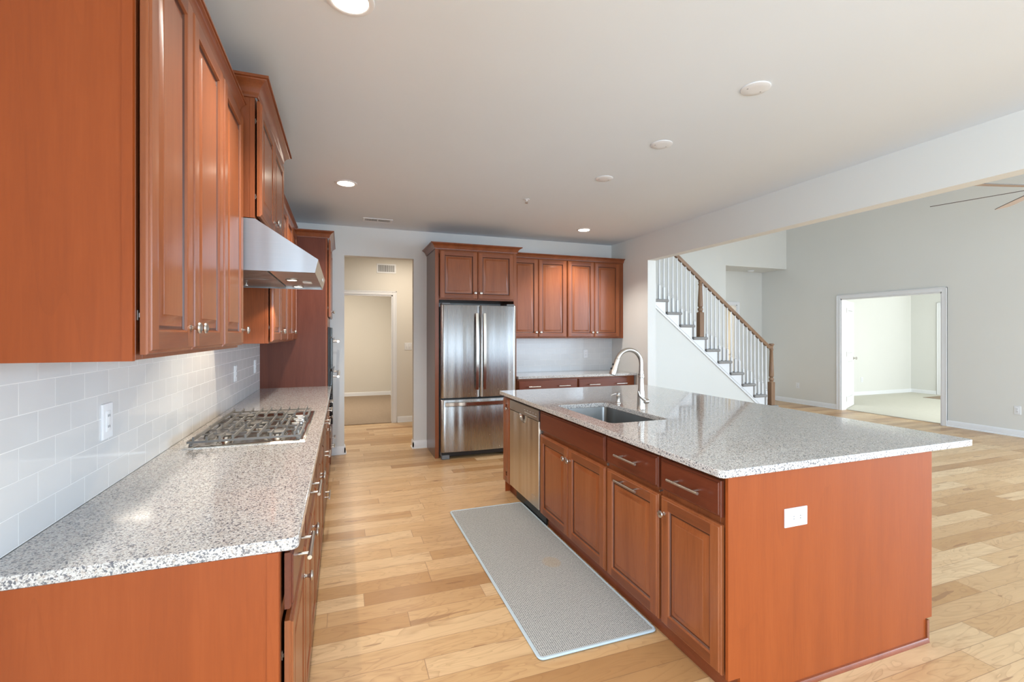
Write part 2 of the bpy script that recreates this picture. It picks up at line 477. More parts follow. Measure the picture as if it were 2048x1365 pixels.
def window_unit(name, x0, x1, z0, z1, y, cols, rows):
    m = MB(); b = .05
    m.box(x0, x1, y, y + .06, z0, z0 + b); m.box(x0, x1, y, y + .06, z1 - b, z1)
    for i in range(cols + 1):
        x = x0 + (x1 - x0) * i / cols; m.box(max(x0, x - b / 2), min(x1, x + b / 2), y, y + .06, z0, z1)
    for j in range(1, rows):
        z = z0 + (z1 - z0) * j / rows; m.box(x0, x1, y, y + .06, z - b / 2, z + b / 2)
    struct(m.build(name, 'trim'))


window_unit('window_1', -.2, 3.2, .2, 2.5, -3.86, 3, 1)
window_unit('window_2', 4.1, 8.5, .3, 4.3, -3.86, 3, 2)


def baseboard(name, segs, t=.014, h=.095):
    """segs (axis, const, a0, a1, sign) axis 'x' runs along x at y=const, sticks out to sign"""
    m = MB()
    for ax, c, a0, a1, sg in segs:
        prof = [(0, 0), (t + .010, 0), (t + .010, .012), (t, .018), (t, h - .018), (t * .7, h - .008), (t * .4, h), (0, h)]
        if ax == 'x': m.prism([(c + sg * p, z) for p, z in prof], 0, a0, a1)
        else: m.prism([(c + sg * p, z) for p, z in prof], 1, a0, a1)
    return struct(m.build(name, 'trim'))


baseboard('baseboard_back', [('x', YB, -.15, .019 + .014, -1), ('x', YB, .835 - .014, .997, -1), ('y', .019, YB - .014, 6.05, 1), ('y', .835, YB - .014, 6.05, -1)])
baseboard('baseboard_hall', [('x', 7.765, .83, 2.0, -1)])
baseboard('baseboard_mudroom', [('x', 11.33, -1.6, 1.07, -1), ('y', 1.07, 7.9, 11.33, -1)])
baseboard('baseboard_greatroom', [('y', XR, -3.9, 4.55, -1), ('y', XR, 6.285, 7.98, -1)])
baseboard('baseboard_recess', [('x', 7.98, 8.18, XR, -1)])
baseboard('baseboard_foyer', [('x', 7.5, 8.94, 13.1, -1), ('y', 13.1, 6.97, 7.5, -1)])
baseboard('baseboard_stub', [('y', XB2, YE, 6.0, 1), ('x', YE, XB, XB2, -1)])


def casing(name, axis, c, sg, a0, a1, zt, w=.075, t=.016, depth=0.0, base=0.0):
    """three sided casing around an opening a0..a1, head at zt, on plane c, sticking to sg"""
    m = MB()
    def bx(u0, u1, z0, z1, tt):
        if axis == 'x': m.box(u0, u1, c, c + sg * tt, z0, z1, .003)
        else: m.box(c, c + sg * tt, u0, u1, z0, z1, .003)
    for tt, e in ((t, w), (t + .006, .0)):
        if e:
            bx(a0 - w, a0, base, zt + w, tt); bx(a1, a1 + w, base, zt + w, tt); bx(a0, a1, zt, zt + w, tt)
        else:
            bx(a0 - w, a0 - w + .016, base, zt + w, tt); bx(a1 + w - .016, a1 + w, base, zt + w, tt); bx(a0 - w, a1 + w, zt + w - .016, zt + w, tt)
    if depth:
        j = .018
        def jb(u0, u1, z0, z1):
            if axis == 'x': m.box(u0, u1, c + sg * .002, c - sg * depth, z0, z1)
            else: m.box(c + sg * .002, c - sg * depth, u0, u1, z0, z1)
        jb(a0, a0 + j, base, zt); jb(a1 - j, a1, base, zt); jb(a0, a1, zt - j, zt)
    return struct(m.build(name, 'trim'))


casing('trim_1', 'x', 7.765, -1, -.15, .759, 2.055, .062, depth=.12)
casing('trim_2', 'y', XR, -1, 4.624, 6.21, 2.09, .072, depth=.125)
casing('trim_3', 'x', 7.98, -1, 7.33, 8.10, 2.07, .065, depth=.12)
casing('trim_4', 'y', 13.1, -1, 5.93, 6.89, 2.10, .07, base=.012)
casing('trim_5', 'y', 1.07, -1, 9.3, 10.2, 2.05, .065, base=.012)


# doors in the setting
def hinge_mb(x, y, z, axis='y'):
    m = MB()
    m.box(x - .004, x + .004, y - .03, y + .03, z - .045, z + .045, .002); m.cyl((x, y, z - .048), (x, y, z + .048), .007, 10)
    return m


def leaf(name, hx, hy, ang, wd, ht, z0, label, hingez=(.2, 1.05, 1.88), knob=True, kside=1):
    """door leaf pivoting at (hx,hy); ang = direction of the leaf in the floor plane"""
    root = bpy.data.objects.new(name, None); COL.objects.link(root); root.location = (0, 0, 0)
    struct(root, label)
    d = Vector((cos(ang), sin(ang), 0)); n = Vector((-sin(ang), cos(ang), 0))
    R = Matrix((d, n, Vector((0, 0, 1)))).transposed().to_4x4(); R.translation = (hx, hy, 0)
    def fin(m, nm, mat, par=root):
        bmesh.ops.transform(m.bm, matrix=R, verts=m.bm.verts[:]); return m.build(nm, mat, par)
    m = MB(); m.box(0, wd, -.0175, .0175, z0, ht, .002)
    lf = fin(m, 'door_leaf', 'doorwhite')
    m = MB()
    for s in (-1, 1):
        for (p0, p1) in ((.20, .92), (1.04, ht - .16)):
            prof = [(0, 0), (.0, .006), (.012, .006), (.02, -.0), (.03, -.0), (.045, .005)]
            rings = []
            for ins, dd in prof:
                q = [(.11 + ins, p0 + ins), (wd - .11 - ins, p0 + ins), (wd - .11 - ins, p1 - ins), (.11 + ins, p1 - ins)]
                rings.append([(a, s * (.0175 + dd), z) for a, z in q])
            m.loops(rings)
    fin(m, 'door_panel', 'doorwhite', lf)
    for z in hingez:
        m = MB(); m.box(-.006, .002, -.02, .02, z - .045, z + .045); m.cyl((-.006, .02, z - .047), (-.006, .02, z + .047), .006, 8)
        fin(m, 'hinge', 'nickel')
    if knob:
        for s in (-1, 1):
            m = MB(); m.lathe((wd - .065, s * .0175, .95), (0, s, 0), [(0, .032), (.006, .032), (.008, .012), (.03, .011), (.034, .022), (.045, .027), (.058, .024), (.064, .01)], 18)
            fin(m, 'door_knob', 'nickel')
    return root


leaf('door_1', 8.955, 6.215, radians(25.5), .755, 2.06, .02, 'white double door leaf swung open into the foyer')
leaf('door_2', 8.115, 8.12, radians(47), .74, 2.04, .012, 'white door standing open past the stairs')
m = MB(); m.box(13.13, 13.17, 5.95, 6.87, .014, 2.07, .003)
for (p0, p1) in ((.2, .8), (.95, 1.9)):
    for (q0, q1) in ((6.04, 6.37), (6.45, 6.78)):
        m.panel('-x', 13.13, q0, q1, p0, p1, [(0, 0), (0, .008), (.015, .008), (.025, .001), (.05, .006)])
fd = struct(m.build('door_3', 'doorwhite'), 'white front door at the end of the foyer')
for z in (.23, 1.05, 1.87):
    m = MB(); m.box(13.10, 13.128, 6.862, 6.886, z - .05, z + .05, .002); m.build('hinge', 'nickel', fd)
m = MB(); m.box(13.10, 13.15, 5.93, 6.89, 2.10, 2.17); m.box(13.10, 13.15, 5.93, 6.89, 2.48, 2.52); m.box(13.10, 13.15, 5.93, 5.97, 2.17, 2.48); m.box(13.10, 13.15, 6.85, 6.89, 2.17, 2.48)
tw = struct(m.build('window_3', 'trim'), 'transom window above the front door')
m = MB(); m.box(13.15, 13.16, 5.93, 6.89, 2.15, 2.52); m.build('pane', 'daylight', tw)
tag(MB().box(12.2, 13.0, 5.9, 6.75, .012, .02, .002).build('door_mat', 'carpet'), 'thin brown door mat inside the front door of the foyer', 'mat')
# bright pale closet glow is only its added unseen light

# tile backsplashes
shell('trim_6', 'tile_y', [(XL, -.735, .9, 4.975, .9142, 1.37), (XL, -.735, 2.38, 3.29, 1.37, 1.95)], 'white subway tile backsplash on the left wall')
shell('trim_7', 'tile_x', [(1.99, XB, YB - .009, YB, .914, 1.374)], 'white subway tile backsplash on the back wall')

# ================================================================ CABINETRY HELPERS
DOORP = [(0, 0), (0, .011), (.003, .015), (.007, .0155), (.008, .0175), (.011, .020), (.052, .020), (.055, .0190), (.058, .0125), (.062, .0085), (.068, .0085), (.094, .0155), (.096, .0175), (.11, .0178)]
DRAWP = [(0, 0), (0, .012), (.003, .0155), (.008, .0165), (.011, .020), (.03, .020)]
GAP = .008


def raised_door(facing, f, a0, a1, z0, z1):
    m = MB(); bm = m.bm
    rings = []
    for ins, d in DOORP:
        q = [(a0 + ins, z0 + ins), (a1 - ins, z0 + ins), (a1 - ins, z1 - ins), (a0 + ins, z1 - ins)]
        rings.append([bm.verts.new(plane_pt(facing, f, a, z, d)) for a, z in q])
    bm.faces.new(rings[0][::-1]); bm.faces.new(rings[-1])
    for k_, (A, B) in enumerate(zip(rings, rings[1:])):
        i0, i1 = DOORP[k_][0], DOORP[k_ + 1][0]
        if abs(i0 - .011) < 1e-6 and abs(i1 - .052) < 1e-6:
            D = DOORP[k_][1]
            xl, xr = a0 + i1, a1 - i1; zb, zt = z0 + i0, z1 - i0
            e = [bm.verts.new(plane_pt(facing, f, a, z, D)) for a, z in ((xl, zb), (xr, zb), (xr, zt), (xl, zt))]
            bm.faces.new((A[0], e[0], B[0], B[3], e[3], A[3])); bm.faces.new((e[1], A[1], A[2], e[2], B[2], B[1]))
            for q in ((e[0], e[1], B[1], B[0]), (B[3], B[2], e[2], e[3])):
                fc = bm.faces.new(q); fc.material_index = 1
            continue
        for i in range(4):
            j = (i + 1) % 4
            fc = bm.faces.new((A[i], A[j], B[j], B[i]))
            if .055 < i0 < .066: fc.material_index = 2
    return m


def knob(parent, facing, f, a, z, r=1.0):
    m = MB(); b = Vector(plane_pt(facing, f, a, z, 0))
    m.lathe(b, nvec(facing), [(0, .0085 * r), (.002, .0085 * r), (.004, .0055 * r), (.012, .005 * r), (.017, .008 * r), (.019, .0155 * r), (.022, .0165 * r), (.026, .015 * r), (.029, .008 * r), (.030, .001)], 18)
    return m.build('knob', 'nickel', parent)


def pull(parent, facing, f, a, z, L=.155, vert=False):
    m = MB()
    e = L / 2; p = L * .32
    m.cyl(plane_pt(facing, f, a - e, z, .032), plane_pt(facing, f, a + e, z, .032), .0062, 14)
    for q in (-p, p):
        m.cyl(plane_pt(facing, f, a + q, z, 0), plane_pt(facing, f, a + q, z, .032), .0048, 12)
    return m.build('handle', 'nickel', parent)


def hinge(root, facing, f, a, z):
    m = MB()
    p0 = plane_pt(facing, f, a - .002, z - .012, .0005); p1 = plane_pt(facing, f, a + .006, z + .012, GAP * .45)
    m.box(p0[0], p1[0], p0[1], p1[1], z - .012, z + .012, .0008)
    m.cyl(plane_pt(facing, f, a + .002, z - .005, GAP * .6), plane_pt(facing, f, a + .002, z + .005, GAP * .6), .003, 8)
    return m.build('hinge', 'hinge', root)


def add_door(root, facing, f, a0, a1, z0, z1, knobpos=None, pullpos=None, drawer=False, hinges=None, pulls=None, mat=None):
    fo = f + (GAP if facing == '+x' else -GAP)
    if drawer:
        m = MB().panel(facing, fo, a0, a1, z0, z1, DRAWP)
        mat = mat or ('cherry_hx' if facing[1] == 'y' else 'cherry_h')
    else:
        m = raised_door(facing, fo, a0, a1, z0, z1)
        mat = ['cherry', 'cherry_railx' if facing[1] == 'y' else 'cherry_rail', 'cherry_groove']
    d = m.build('drawer' if drawer else 'door', mat, root)
    ff = f + (GAP + .020) * (1 if facing == '+x' else -1)
    if knobpos: knob(d, facing, ff, *knobpos)
    for p in (pulls or ([pullpos] if pullpos else [])): pull(d, facing, ff, *p)
    if hinges is not None:
        for z in (z0 + .09, z1 - .09): hinge(root, facing, f, hinges, z)
    return d


def carcass(root, facing, f, back, a0, a1, z0, z1, toe=True, open_top=False, mat='cherry_frame', stile=.038, rail_z=None, side0=None, side1=None, bottom=True):
    """cabinet box of panels with a face frame"""
    sg = 1 if facing == '+x' else -1
    def bx(m, d0, d1, q0, q1, w0, w1, bev=0.0):
        # d = distance behind the face plane
        A = plane_pt(facing, f, q0, w0, -d0); B = plane_pt(facing, f, q1, w1, -d1)
        m.box(A[0], B[0], A[1], B[1], A[2], B[2], bev)
    D = abs(f - back); t = .018; tk = .105 if toe else 0
    m = MB()
    bx(m, .019, D, a0, a0 + t, z0 + tk, z1); bx(m, .019, D, a1 - t, a1, z0 + tk, z1)
    bx(m, D - .008, D, a0 + t, a1 - t, z0 + tk, z1); bx(m, .019, D - .008, a0 + t, a1 - t, z0 + tk, z0 + tk + t)
    if not open_top: bx(m, .019, D - .008, a0 + t, a1 - t, z1 - t, z1)
    m.build('body', mat, root)
    m = MB()
    bx(m, 0, .019, a0, a0 + stile, z0 + tk, z1, .001); bx(m, 0, .019, a1 - stile, a1, z0 + tk, z1, .001)
    bx(m, 0, .019, a0 + stile, a1 - stile, z1 - stile, z1, .001); bx(m, 0, .019, a0 + stile, a1 - stile, z0 + tk, z0 + tk + stile, .001)
    if rail_z:
        for rz in (rail_z if isinstance(rail_z, (list, tuple)) else [rail_z]):
            bx(m, 0, .019, a0 + stile, a1 - stile, rz - .02, rz + .02, .001)
    m.build('face_frame', mat, root)
    if toe:
        m = MB(); bx(m, .045, .061, a0, a1, z0, z0 + tk); m.build('toe_kick', 'plinth', root)


def crown(parent, path, z0, proj, hgt, mat='cherry_crown', name='crown_molding'):
    """path: open polyline in xy, moulding grows to its right side; mitred"""
    prof = [(0, 0), (.10, 0), (.12, .12), (.20, .20), (.24, .26), (.30, .42), (.42, .58), (.60, .70), (.80, .78), (.84, .84), (1.0, .86), (1.0, 1.0), (0, 1.0)]
    P = [Vector(p) for p in path]; N = []
    for a, b in zip(P, P[1:]):
        d = (b - a).normalized(); N.append(Vector((d.y, -d.x)))
    rings = []
    for i, p in enumerate(P):
        if i == 0: o = N[0]
        elif i == len(P) - 1: o = N[-1]
        else:
            o = N[i - 1] + N[i]; o = o / o.dot(N[i])
        rings.append([(p.x + o.x * q * proj, p.y + o.y * q * proj, z0 + z * hgt) for q, z in prof])
    return MB().loops(rings).build(name, mat, parent, sharp=25)


# ================================================================ LEFT RUN, BASE
FB = -.148     # face frame plane of the base cabinets
YP = 1.31
ctop = .884
base_specs = [
    (YP + .004, 1.765, 'one', 'cherry base cabinet at the near end of the left run, one drawer over one door'),
    (1.765, 2.435, 'two', 'cherry base cabinet just before the cooktop, one drawer over a pair of doors'),
    (2.435, 3.345, 'sinkish', 'wide cherry base cabinet directly under the gas cooktop'),
    (3.345, 3.955, 'stack', 'cherry base cabinet of three stacked drawers just past the cooktop'),
    (3.955, 4.565, 'two', 'cherry base cabinet second from the oven cabinet on the left run'),
    (4.565, 4.972, 'one', 'narrow cherry base cabinet against the tall oven cabinet'),
]
for a0, a1, kind, lab in base_specs:
    r = thing('base_cabinet', (-.44, (a0 + a1) / 2, 0), lab, 'cabinet', 'cherry base cabinets of the left run')
    carcass(r, '+x', FB, XL + .001, a0, a1, 0, ctop, rail_z=None if kind == 'stack' else .705, open_top=True)
    g = .012
    if kind == 'one':
        add_door(r, '+x', FB, a0 + g, a1 - g, .722, .866, drawer=True, pullpos=((a0 + a1) / 2, .792, .18))
        add_door(r, '+x', FB, a0 + g, a1 - g, .118, .692, knobpos=(a1 - .06, .62), hinges=a0 + g + .006)
    elif kind in ('two', 'sinkish'):
        add_door(r, '+x', FB, a0 + g, a1 - g, .722, .866, drawer=True, pullpos=None if kind == 'sinkish' else ((a0 + a1) / 2, .792, .18))
        mid = (a0 + a1) / 2
        add_door(r, '+x', FB, a0 + g, mid - .002, .118, .692, knobpos=(mid - .032, .62), hinges=a0 + g + .006)
        add_door(r, '+x', FB, mid + .002, a1 - g, .118, .692, knobpos=(mid + .032, .62))
    else:
        for z0, z1 in ((.722, .866), (.425, .692), (.118, .395)):
            add_door(r, '+x', FB, a0 + g, a1 - g, z0, z1, drawer=True, pullpos=((a0 + a1) / 2, (z0 + z1) / 2 if z0 > .7 else z1 - .13, .18))
# end panel facing the camera
r = thing('end_panel', (-.44, YP - .008, 0), 'orange cherry end panel of the left counter, vertical grain, in the lower left corner', 'panel')
m = MB(); m.prism([(XL + .001, 0), (FB - .045, 0), (FB - .045, .105), (FB, .105), (FB, ctop), (XL + .001, ctop)], 1, YP - .014, YP)
m.build('panel_board', 'cherry_panel', r)
MB().box(FB - .028, FB - .0015, YP - .016, YP - .0142, .106, ctop - .001).build('edge_strip', 'cherry_panel', r)


def slab(name, outer, z0, z1, hole=None, rc=.025, label='', rh=.03):
    def rr(x0, x1, y0, y1, rad, inset=0.0, seg=5):
        x0 += inset; x1 -= inset; y0 += inset; y1 -= inset
        out = []
        rad = rad if isinstance(rad, (list, tuple)) else [rad] * 4
        for (cx, cy, a), rd in zip(((x1, y1, 0), (x0, y1, 90), (x0, y0, 180), (x1, y0, 270)), rad):
            rd = max(rd - inset, .0005)
            sx = -1 if cx == x1 else 1; sy = -1 if cy == y1 else 1
            for i in range(seg + 1):
                t = radians(a + 90 * i / seg)
                out.append((cx + sx * rd + rd * cos(t), cy + sy * rd + rd * sin(t)))
        return out
    m = MB(); bm = m.bm
    e = .003
    levels = [(z0, 0.0015), (z0 + .002, 0), (z1 - e, 0), (z1 - e * .3, e * .3), (z1, e)]
    rings = [[bm.verts.new((x, y, z)) for x, y in rr(*outer, rc, i)] for z, i in levels]
    n = len(rings[0])
    for a, b in zip(rings, rings[1:]):
        for i in range(n): bm.faces.new((a[i], a[(i + 1) % n], b[(i + 1) % n], b[i]))
    tops = [[rings[-1]], [rings[0]]]
    if hole:
        hr = [[bm.verts.new((x, y, z)) for x, y in rr(*hole, rh, -i)] for z, i in levels]
        for a, b in zip(hr, hr[1:]):
            for i in range(n): bm.faces.new((a[i], b[i], b[(i + 1) % n], a[(i + 1) % n]))
        tops = [[rings[-1], hr[-1]], [rings[0], hr[0]]]
    for grp in tops:
        es = []
        for rg in grp:
            for i in range(len(rg)):
                ed = bm.edges.get((rg[i], rg[(i + 1) % len(rg)])); es.append(ed)
        bmesh.ops.triangle_fill(bm, edges=es, use_beauty=True)
    o = m.build(name, 'granite', sharp=4)
    return tag(o, label, 'countertop')


slab('countertop', (-.735, -.1045, 1.296, 4.9755), ctop, .914, rc=[.002, .002, .002, .022], label='long speckled granite worktop on the left run under the cooktop')

# ================================================================ COOKTOP
CX0, CX1, CY0, CY1 = -.672, -.170, 2.455, 3.355
ck = thing('gas_cooktop', ((CX0 + CX1) / 2, (CY0 + CY1) / 2, .914), 'stainless five burner gas cooktop with dark iron grates set in the granite', 'cooktop')
m = MB()
rings = []
for ins, z in ((0, .9145), (0, .918), (.006, .922), (.018, .922), (.03, .917), (.05, .9165)):
    rings.append([(CX0 + ins, CY0 + ins, z), (CX1 - ins, CY0 + ins, z), (CX1 - ins, CY1 - ins, z), (CX0 + ins, CY1 - ins, z)])
m.loops(rings); m.build('steel_tray', 'steelbase', ck)
burners = [(-.54, 2.62, .035), (-.31, 2.62, .045), (-.44, 2.905, .055), (-.54, 3.19, .045), (-.31, 3.19, .035)]
for bx_, by_, br in burners:
    m = MB(); m.lathe((bx_, by_, .9165), (0, 0, 1), [(0, br + .022), (.004, br + .02), (.006, br + .004), (.016, br), (.018, br - .004)], 28)
    b = m.build('burner', 'steelbase', ck)
    MB().lathe((bx_, by_, .9345), (0, 0, 1), [(0, br - .002), (.006, br), (.009, br - .004), (.011, .01)], 28).build('burner_cap', 'iron', b)


def bar(m, p, q, w=.009, h=.012, z=.953):
    (x0, y0), (x1, y1) = p, q
    d = Vector((x1 - x0, y1 - y0, 0)).normalized(); n = Vector((-d.y, d.x, 0)) * w / 2
    A = Vector((x0, y0, 0)); B = Vector((x1, y1, 0))
    prof = [(-1, z - h), (1, z - h), (.7, z), (-.7, z)]
    m.loops([[A + n * s + Vector((0, 0, zz)) for s, zz in prof], [B + n * s + Vector((0, 0, zz)) for s, zz in prof]])


for gi, (g0, g1) in enumerate(((2.475, 2.757), (2.763, 3.047), (3.053, 3.335))):
    gx0 = -.655; gx1 = -.195 if gi != 1 else -.285
    m = MB()
    bar(m, (gx0, g0), (gx1, g0), .009, .009, .944); bar(m, (gx0, g1), (gx1, g1), .009, .009, .944)
    bar(m, (gx0, g0), (gx0, g1), .009, .009, .944); bar(m, (gx1, g0), (gx1, g1), .009, .009, .944)
    nf = 9 if gi != 1 else 7
    bs = [(b[0], b[1]) for b in burners if g0 < b[1] < g1]
    for i in range(nf):
        x = gx0 + .022 + (gx1 - gx0 - .044) * i / (nf - 1)
        near = any(abs(x - b[0]) < .05 for b in bs)
        segs = [(g0, (g0 + g1) / 2 - .035), ((g0 + g1) / 2 + .035, g1)] if near else [(g0, g1)]
        for y0, y1 in segs:
            bar(m, (x, y0), (x, y1), .0065, .014, .959)
            for yy in ((y0,) if y0 == g0 else ()) + ((y1,) if y1 == g1 else ()):
                bar(m, (x - .004, yy), (x + .004, yy), .009, .026, .9625)
    for b in bs: bar(m, (b[0] - .055, (g0 + g1) / 2), (b[0] - .03, (g0 + g1) / 2), .008, .012); bar(m, (b[0] + .03, (g0 + g1) / 2), (b[0] + .055, (g0 + g1) / 2), .008, .012)
    bar(m, (gx0, (g0 + g1) / 2), (gx1, (g0 + g1) / 2), .006, .006, .948)
    for fx in (gx0 + .01, gx1 - .01):
        for fy in (g0 + .01, g1 - .01): m.cyl((fx, fy, .9165), (fx, fy, .93), .008, 8)
    m.build('grate', 'iron', ck)
for i in range(5):
    x = -.238 if i % 2 == 0 else -.226; y = 2.785 + i * .06
    m = MB(); m.lathe((x, y, .9165), (0, 0, 1), [(0, .026), (.003, .026), (.004, .021), (.024, .019), (.027, .016), (.028, .002)], 22)
    m.box(x - .02, x + .02, y - .004, y + .004, .942, .950, .002)
    m.build('knob', 'knobmetal', ck)

# ================================================================ LEFT RUN, UPPERS
FU = -.440; ZU0 = 1.368; ZU1 = 2.418


def upper(a0, a1, f, z0, z1, doors, label, group, facing='+x', back=XL, name='wall_cabinet', crownpath=None, cz=None, cproj=.04, ch=.05, loc=None, hg=None, knobs='bottom', near_panel=False, doorz=None, kind=None):
    fx = (f + back) / 2
    r = thing(name, (fx, (a0 + a1) / 2, z0) if facing == '+x' else ((a0 + a1) / 2, fx, z0), label, 'cabinet', group)
    carcass(r, facing, f, back, a0, a1, z0, z1, toe=False)
    dz0, dz1 = doorz or (z0 + .012, z1 - .03)
    for i, (d0, d1, kp) in enumerate(doors):
        ka = d1 - .03 if kp == 'hi' else d0 + .03
        add_door(r, facing, f, d0, d1, dz0, dz1, knobpos=(ka, dz0 + .065), hinges=(d0 + .006) if (i == 0 and hg) else None)
    return r


g1_ = 'cherry wall cabinets along the left wall'
r = upper(1.285, 1.995, FU, ZU0, ZU1, [(1.286, 1.617, 'hi'), (1.621, 1.988, 'lo')], 'nearest cherry wall cabinet, two raised panel doors, top left of the photo', g1_, hg=True)
m = MB(); m.box(XL + .001, FU - .0215, 1.273, 1.2845, ZU0 - .002, ZU1 + .03); m.build('side_panel', 'cherry_panel', r)
m = MB(); m.box(FU - .021, FU - .0005, 1.271, 1.2845, ZU0 - .002, ZU1 + .03); m.build('corner_stile', 'cherry_panel', r)
crown(r, [(XL + .002, 1.270), (FU + .0005, 1.270), (FU + .0005, 1.995)], 2.405, .035, .058)
r = upper(1.995, 2.38, FU, ZU0, ZU1, [(2.0, 2.360, 'hi')], 'cherry wall cabinet with a single narrow door just before the hood', g1_)
crown(r, [(FU + .0005, 1.995), (FU + .0005, 2.379)], 2.405, .035, .058)
# hood cabinet, deeper and higher
FH = -.374
r = upper(2.383, 3.287, FH, 1.952, 2.50, [(2.395, 2.833, 'hi'), (2.837, 3.275, 'lo')], 'raised deeper cherry cabinet above the steel range hood', g1_, hg=True, doorz=(1.962, 2.485))
crown(r, [(XL + .002, 2.381), (FH + .010, 2.381), (FH + .010, 3.289), (XL + .002, 3.289)], 2.492, .055, .082)
r = upper(3.29, 4.135, FU, ZU0, ZU1, [(3.305, 3.715, 'hi'), (3.719, 4.128, 'lo')], 'cherry wall cabinet just past the hood with a plain side toward the camera', g1_, hg=True)
crown(r, [(FU + .0005, 3.29), (FU + .0005, 4.135)], 2.405, .035, .058)
r = upper(4.135, 4.972, FU, ZU0, ZU1, [(4.142, 4.55, 'hi'), (4.554, 4.962, 'lo')], 'cherry wall cabinet butting against the tall oven cabinet', g1_)
crown(r, [(FU + .0005, 4.135), (FU + .0005, 4.972)], 2.405, .035, .058)

# tall oven cabinet
FT = -.140
r = thing('oven_cabinet', (-.44, 5.43, 0), 'tall full height cherry cabinet holding the wall oven at the end of the left run', 'cabinet')
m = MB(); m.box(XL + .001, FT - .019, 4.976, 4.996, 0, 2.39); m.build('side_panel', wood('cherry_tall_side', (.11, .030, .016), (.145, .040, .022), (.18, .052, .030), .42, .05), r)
m = MB(); m.box(XL + .001, FT - .019, 5.84, 5.86, .0, 2.39); m.box(XL + .001, XL + .011, 4.996, 5.84, 0, 2.39)
m.box(XL + .011, FT - .019, 4.996, 5.84, .105, .123); m.box(XL + .011, FT - .019, 4.996, 5.84, 2.372, 2.39)
m.box(XL + .011, FT - .019, 4.996, 5.84, .46, .478); m.box(XL + .011, FT - .019, 4.996, 5.84, 1.50, 1.518); m.build('body', 'cherry_frame', r)
m = MB()
for y0, y1, z0, z1 in ((4.976, 5.02, .105, 2.39), (5.82, 5.90, .105, 2.39), (5.02, 5.82, 2.33, 2.39), (5.02, 5.82, 1.50, 1.66), (5.02, 5.82, .42, .49), (5.02, 5.82, .105, .14)):
    m.box(FT - .019, FT, y0, y1, z0, z1, .001)
m.build('face_frame', 'cherry_frame', r)
MB().box(FT - .078, FT - .062, 4.976, 5.90, 0, .105).build('toe_kick', 'plinth', r)
add_door(r, '+x', FT, 4.992, 5.435, 1.60, 2.365, knobpos=(5.405, 1.665), hinges=4.998)
add_door(r, '+x', FT, 5.439, 5.885, 1.60, 2.365, knobpos=(5.47, 1.665))
add_door(r, '+x', FT, 4.992, 5.885, .125, .40, drawer=True, pulls=[(5.20, .27, .15), (5.66, .27, .15)])
crown(r, [(XL + .002, 4.974), (FT + .010, 4.974), (FT + .010, YB - .003)], 2.372, .052, .068)
# wall oven
r = thing('wall_oven', (-.15, 5.42, .50), 'black glass double wall oven with steel handles set in the tall cabinet', 'oven')
MB().box(-.68, FT - .021, 5.03, 5.81, .50, 1.49).build('oven_body', 'black', r)
MB().box(FT + .002, FT + .022, 5.0, 5.84, .492, 1.498, .003).build('front_frame', 'black', r)
for z0, z1, hz in ((1.08, 1.39, 1.355), (.53, 1.06, 1.0)):
    d = MB().box(FT + .023, FT + .048, 5.005, 5.835, z0, z1, .004).build('oven_door', 'blackglass', r)
    MB().box(FT + .049, FT + .052, 5.005, 5.835, z1 - .02, z1, .001).build('steel_strip', 'steelh', d)
    m = MB(); m.cyl((FT + .098, 5.045, hz), (FT + .098, 5.795, hz), .014, 16)
    for y in (5.08, 5.76): m.cyl((FT + .048, y, hz), (FT + .098, y, hz), .009, 12)
    m.build('handle', 'nickel', d)
MB().box(FT + .023, FT + .044, 5.005, 5.835, 1.40, 1.49, .003).build('control_panel', 'blackglass', r)

# ================================================================ RANGE HOOD
hd = thing('range_hood', (-.43, 2.835, 1.715), 'slanted stainless steel range hood over the cooktop, its two lamps lit', 'hood')
hy0, hy1 = 2.384, 3.286
side = [(XL + .011, 1.715), (-.122, 1.715), (-.108, 1.778), (-.372, 1.949), (XL + .011, 1.949)]
m = MB()
m.prism(side, 1, hy0, hy0 + .002); m.prism(side, 1, hy1 - .002, hy1)
m.prism([(-.108, 1.778), (-.372, 1.949), (-.373, 1.9465), (-.110, 1.7755)], 1, hy0 + .002, hy1 - .002)
m.prism([(XL + .011, 1.949), (-.372, 1.949), (-.372, 1.947), (XL + .011, 1.947)], 1, hy0 + .002, hy1 - .002)
m.box(XL + .011, XL + .013, hy0 + .002, hy1 - .002, 1.715, 1.947)
m.build('canopy', 'steelh', hd, sharp=15)
m = MB(); m.prism([(-.122, 1.715), (-.108, 1.778), (-.1105, 1.7775), (-.1245, 1.7155)], 1, hy0 + .002, hy1 - .002); m.build('front_lip', 'filter', hd)
m = MB(); m.box(-.330, -.1255, hy0 + .003, hy1 - .003, 1.728, 1.731); m.box(XL + .014, -.33, hy0 + .003, hy0 + .02, 1.728, 1.731); m.box(XL + .014, -.33, hy1 - .02, hy1 - .003, 1.728, 1.731)
m.build('under_panel', 'filter', hd)
for fi in range(2):
    f0 = hy0 + .02 + fi * .431; f1 = f0 + .429
    m = MB()
    n = 20
    for i in range(n):
        y = f0 + .012 + i * ((f1 - f0 - .024) / n)
        m.prism([(y, 1.722), (y + .011, 1.722), (y + .011, 1.724), (y + .005, 1.738), (y, 1.738)], 0, XL + .02, -.336)
    m.box(XL + .016, -.334, f0, f0 + .01, 1.720, 1.740); m.box(XL + .016, -.334, f1 - .01, f1, 1.720, 1.740)
    fl = m.build('baffle_filter', 'filter', hd)
    yc = (f0 + f1) / 2
    m = MB(); m.cyl((-.52, yc, 1.722), (-.52, yc, 1.708), .004, 8); m.cyl((-.52, yc, 1.710), (-.52, yc, 1.704), .009, 10); m.build('filter_knob', 'nickel', fl)
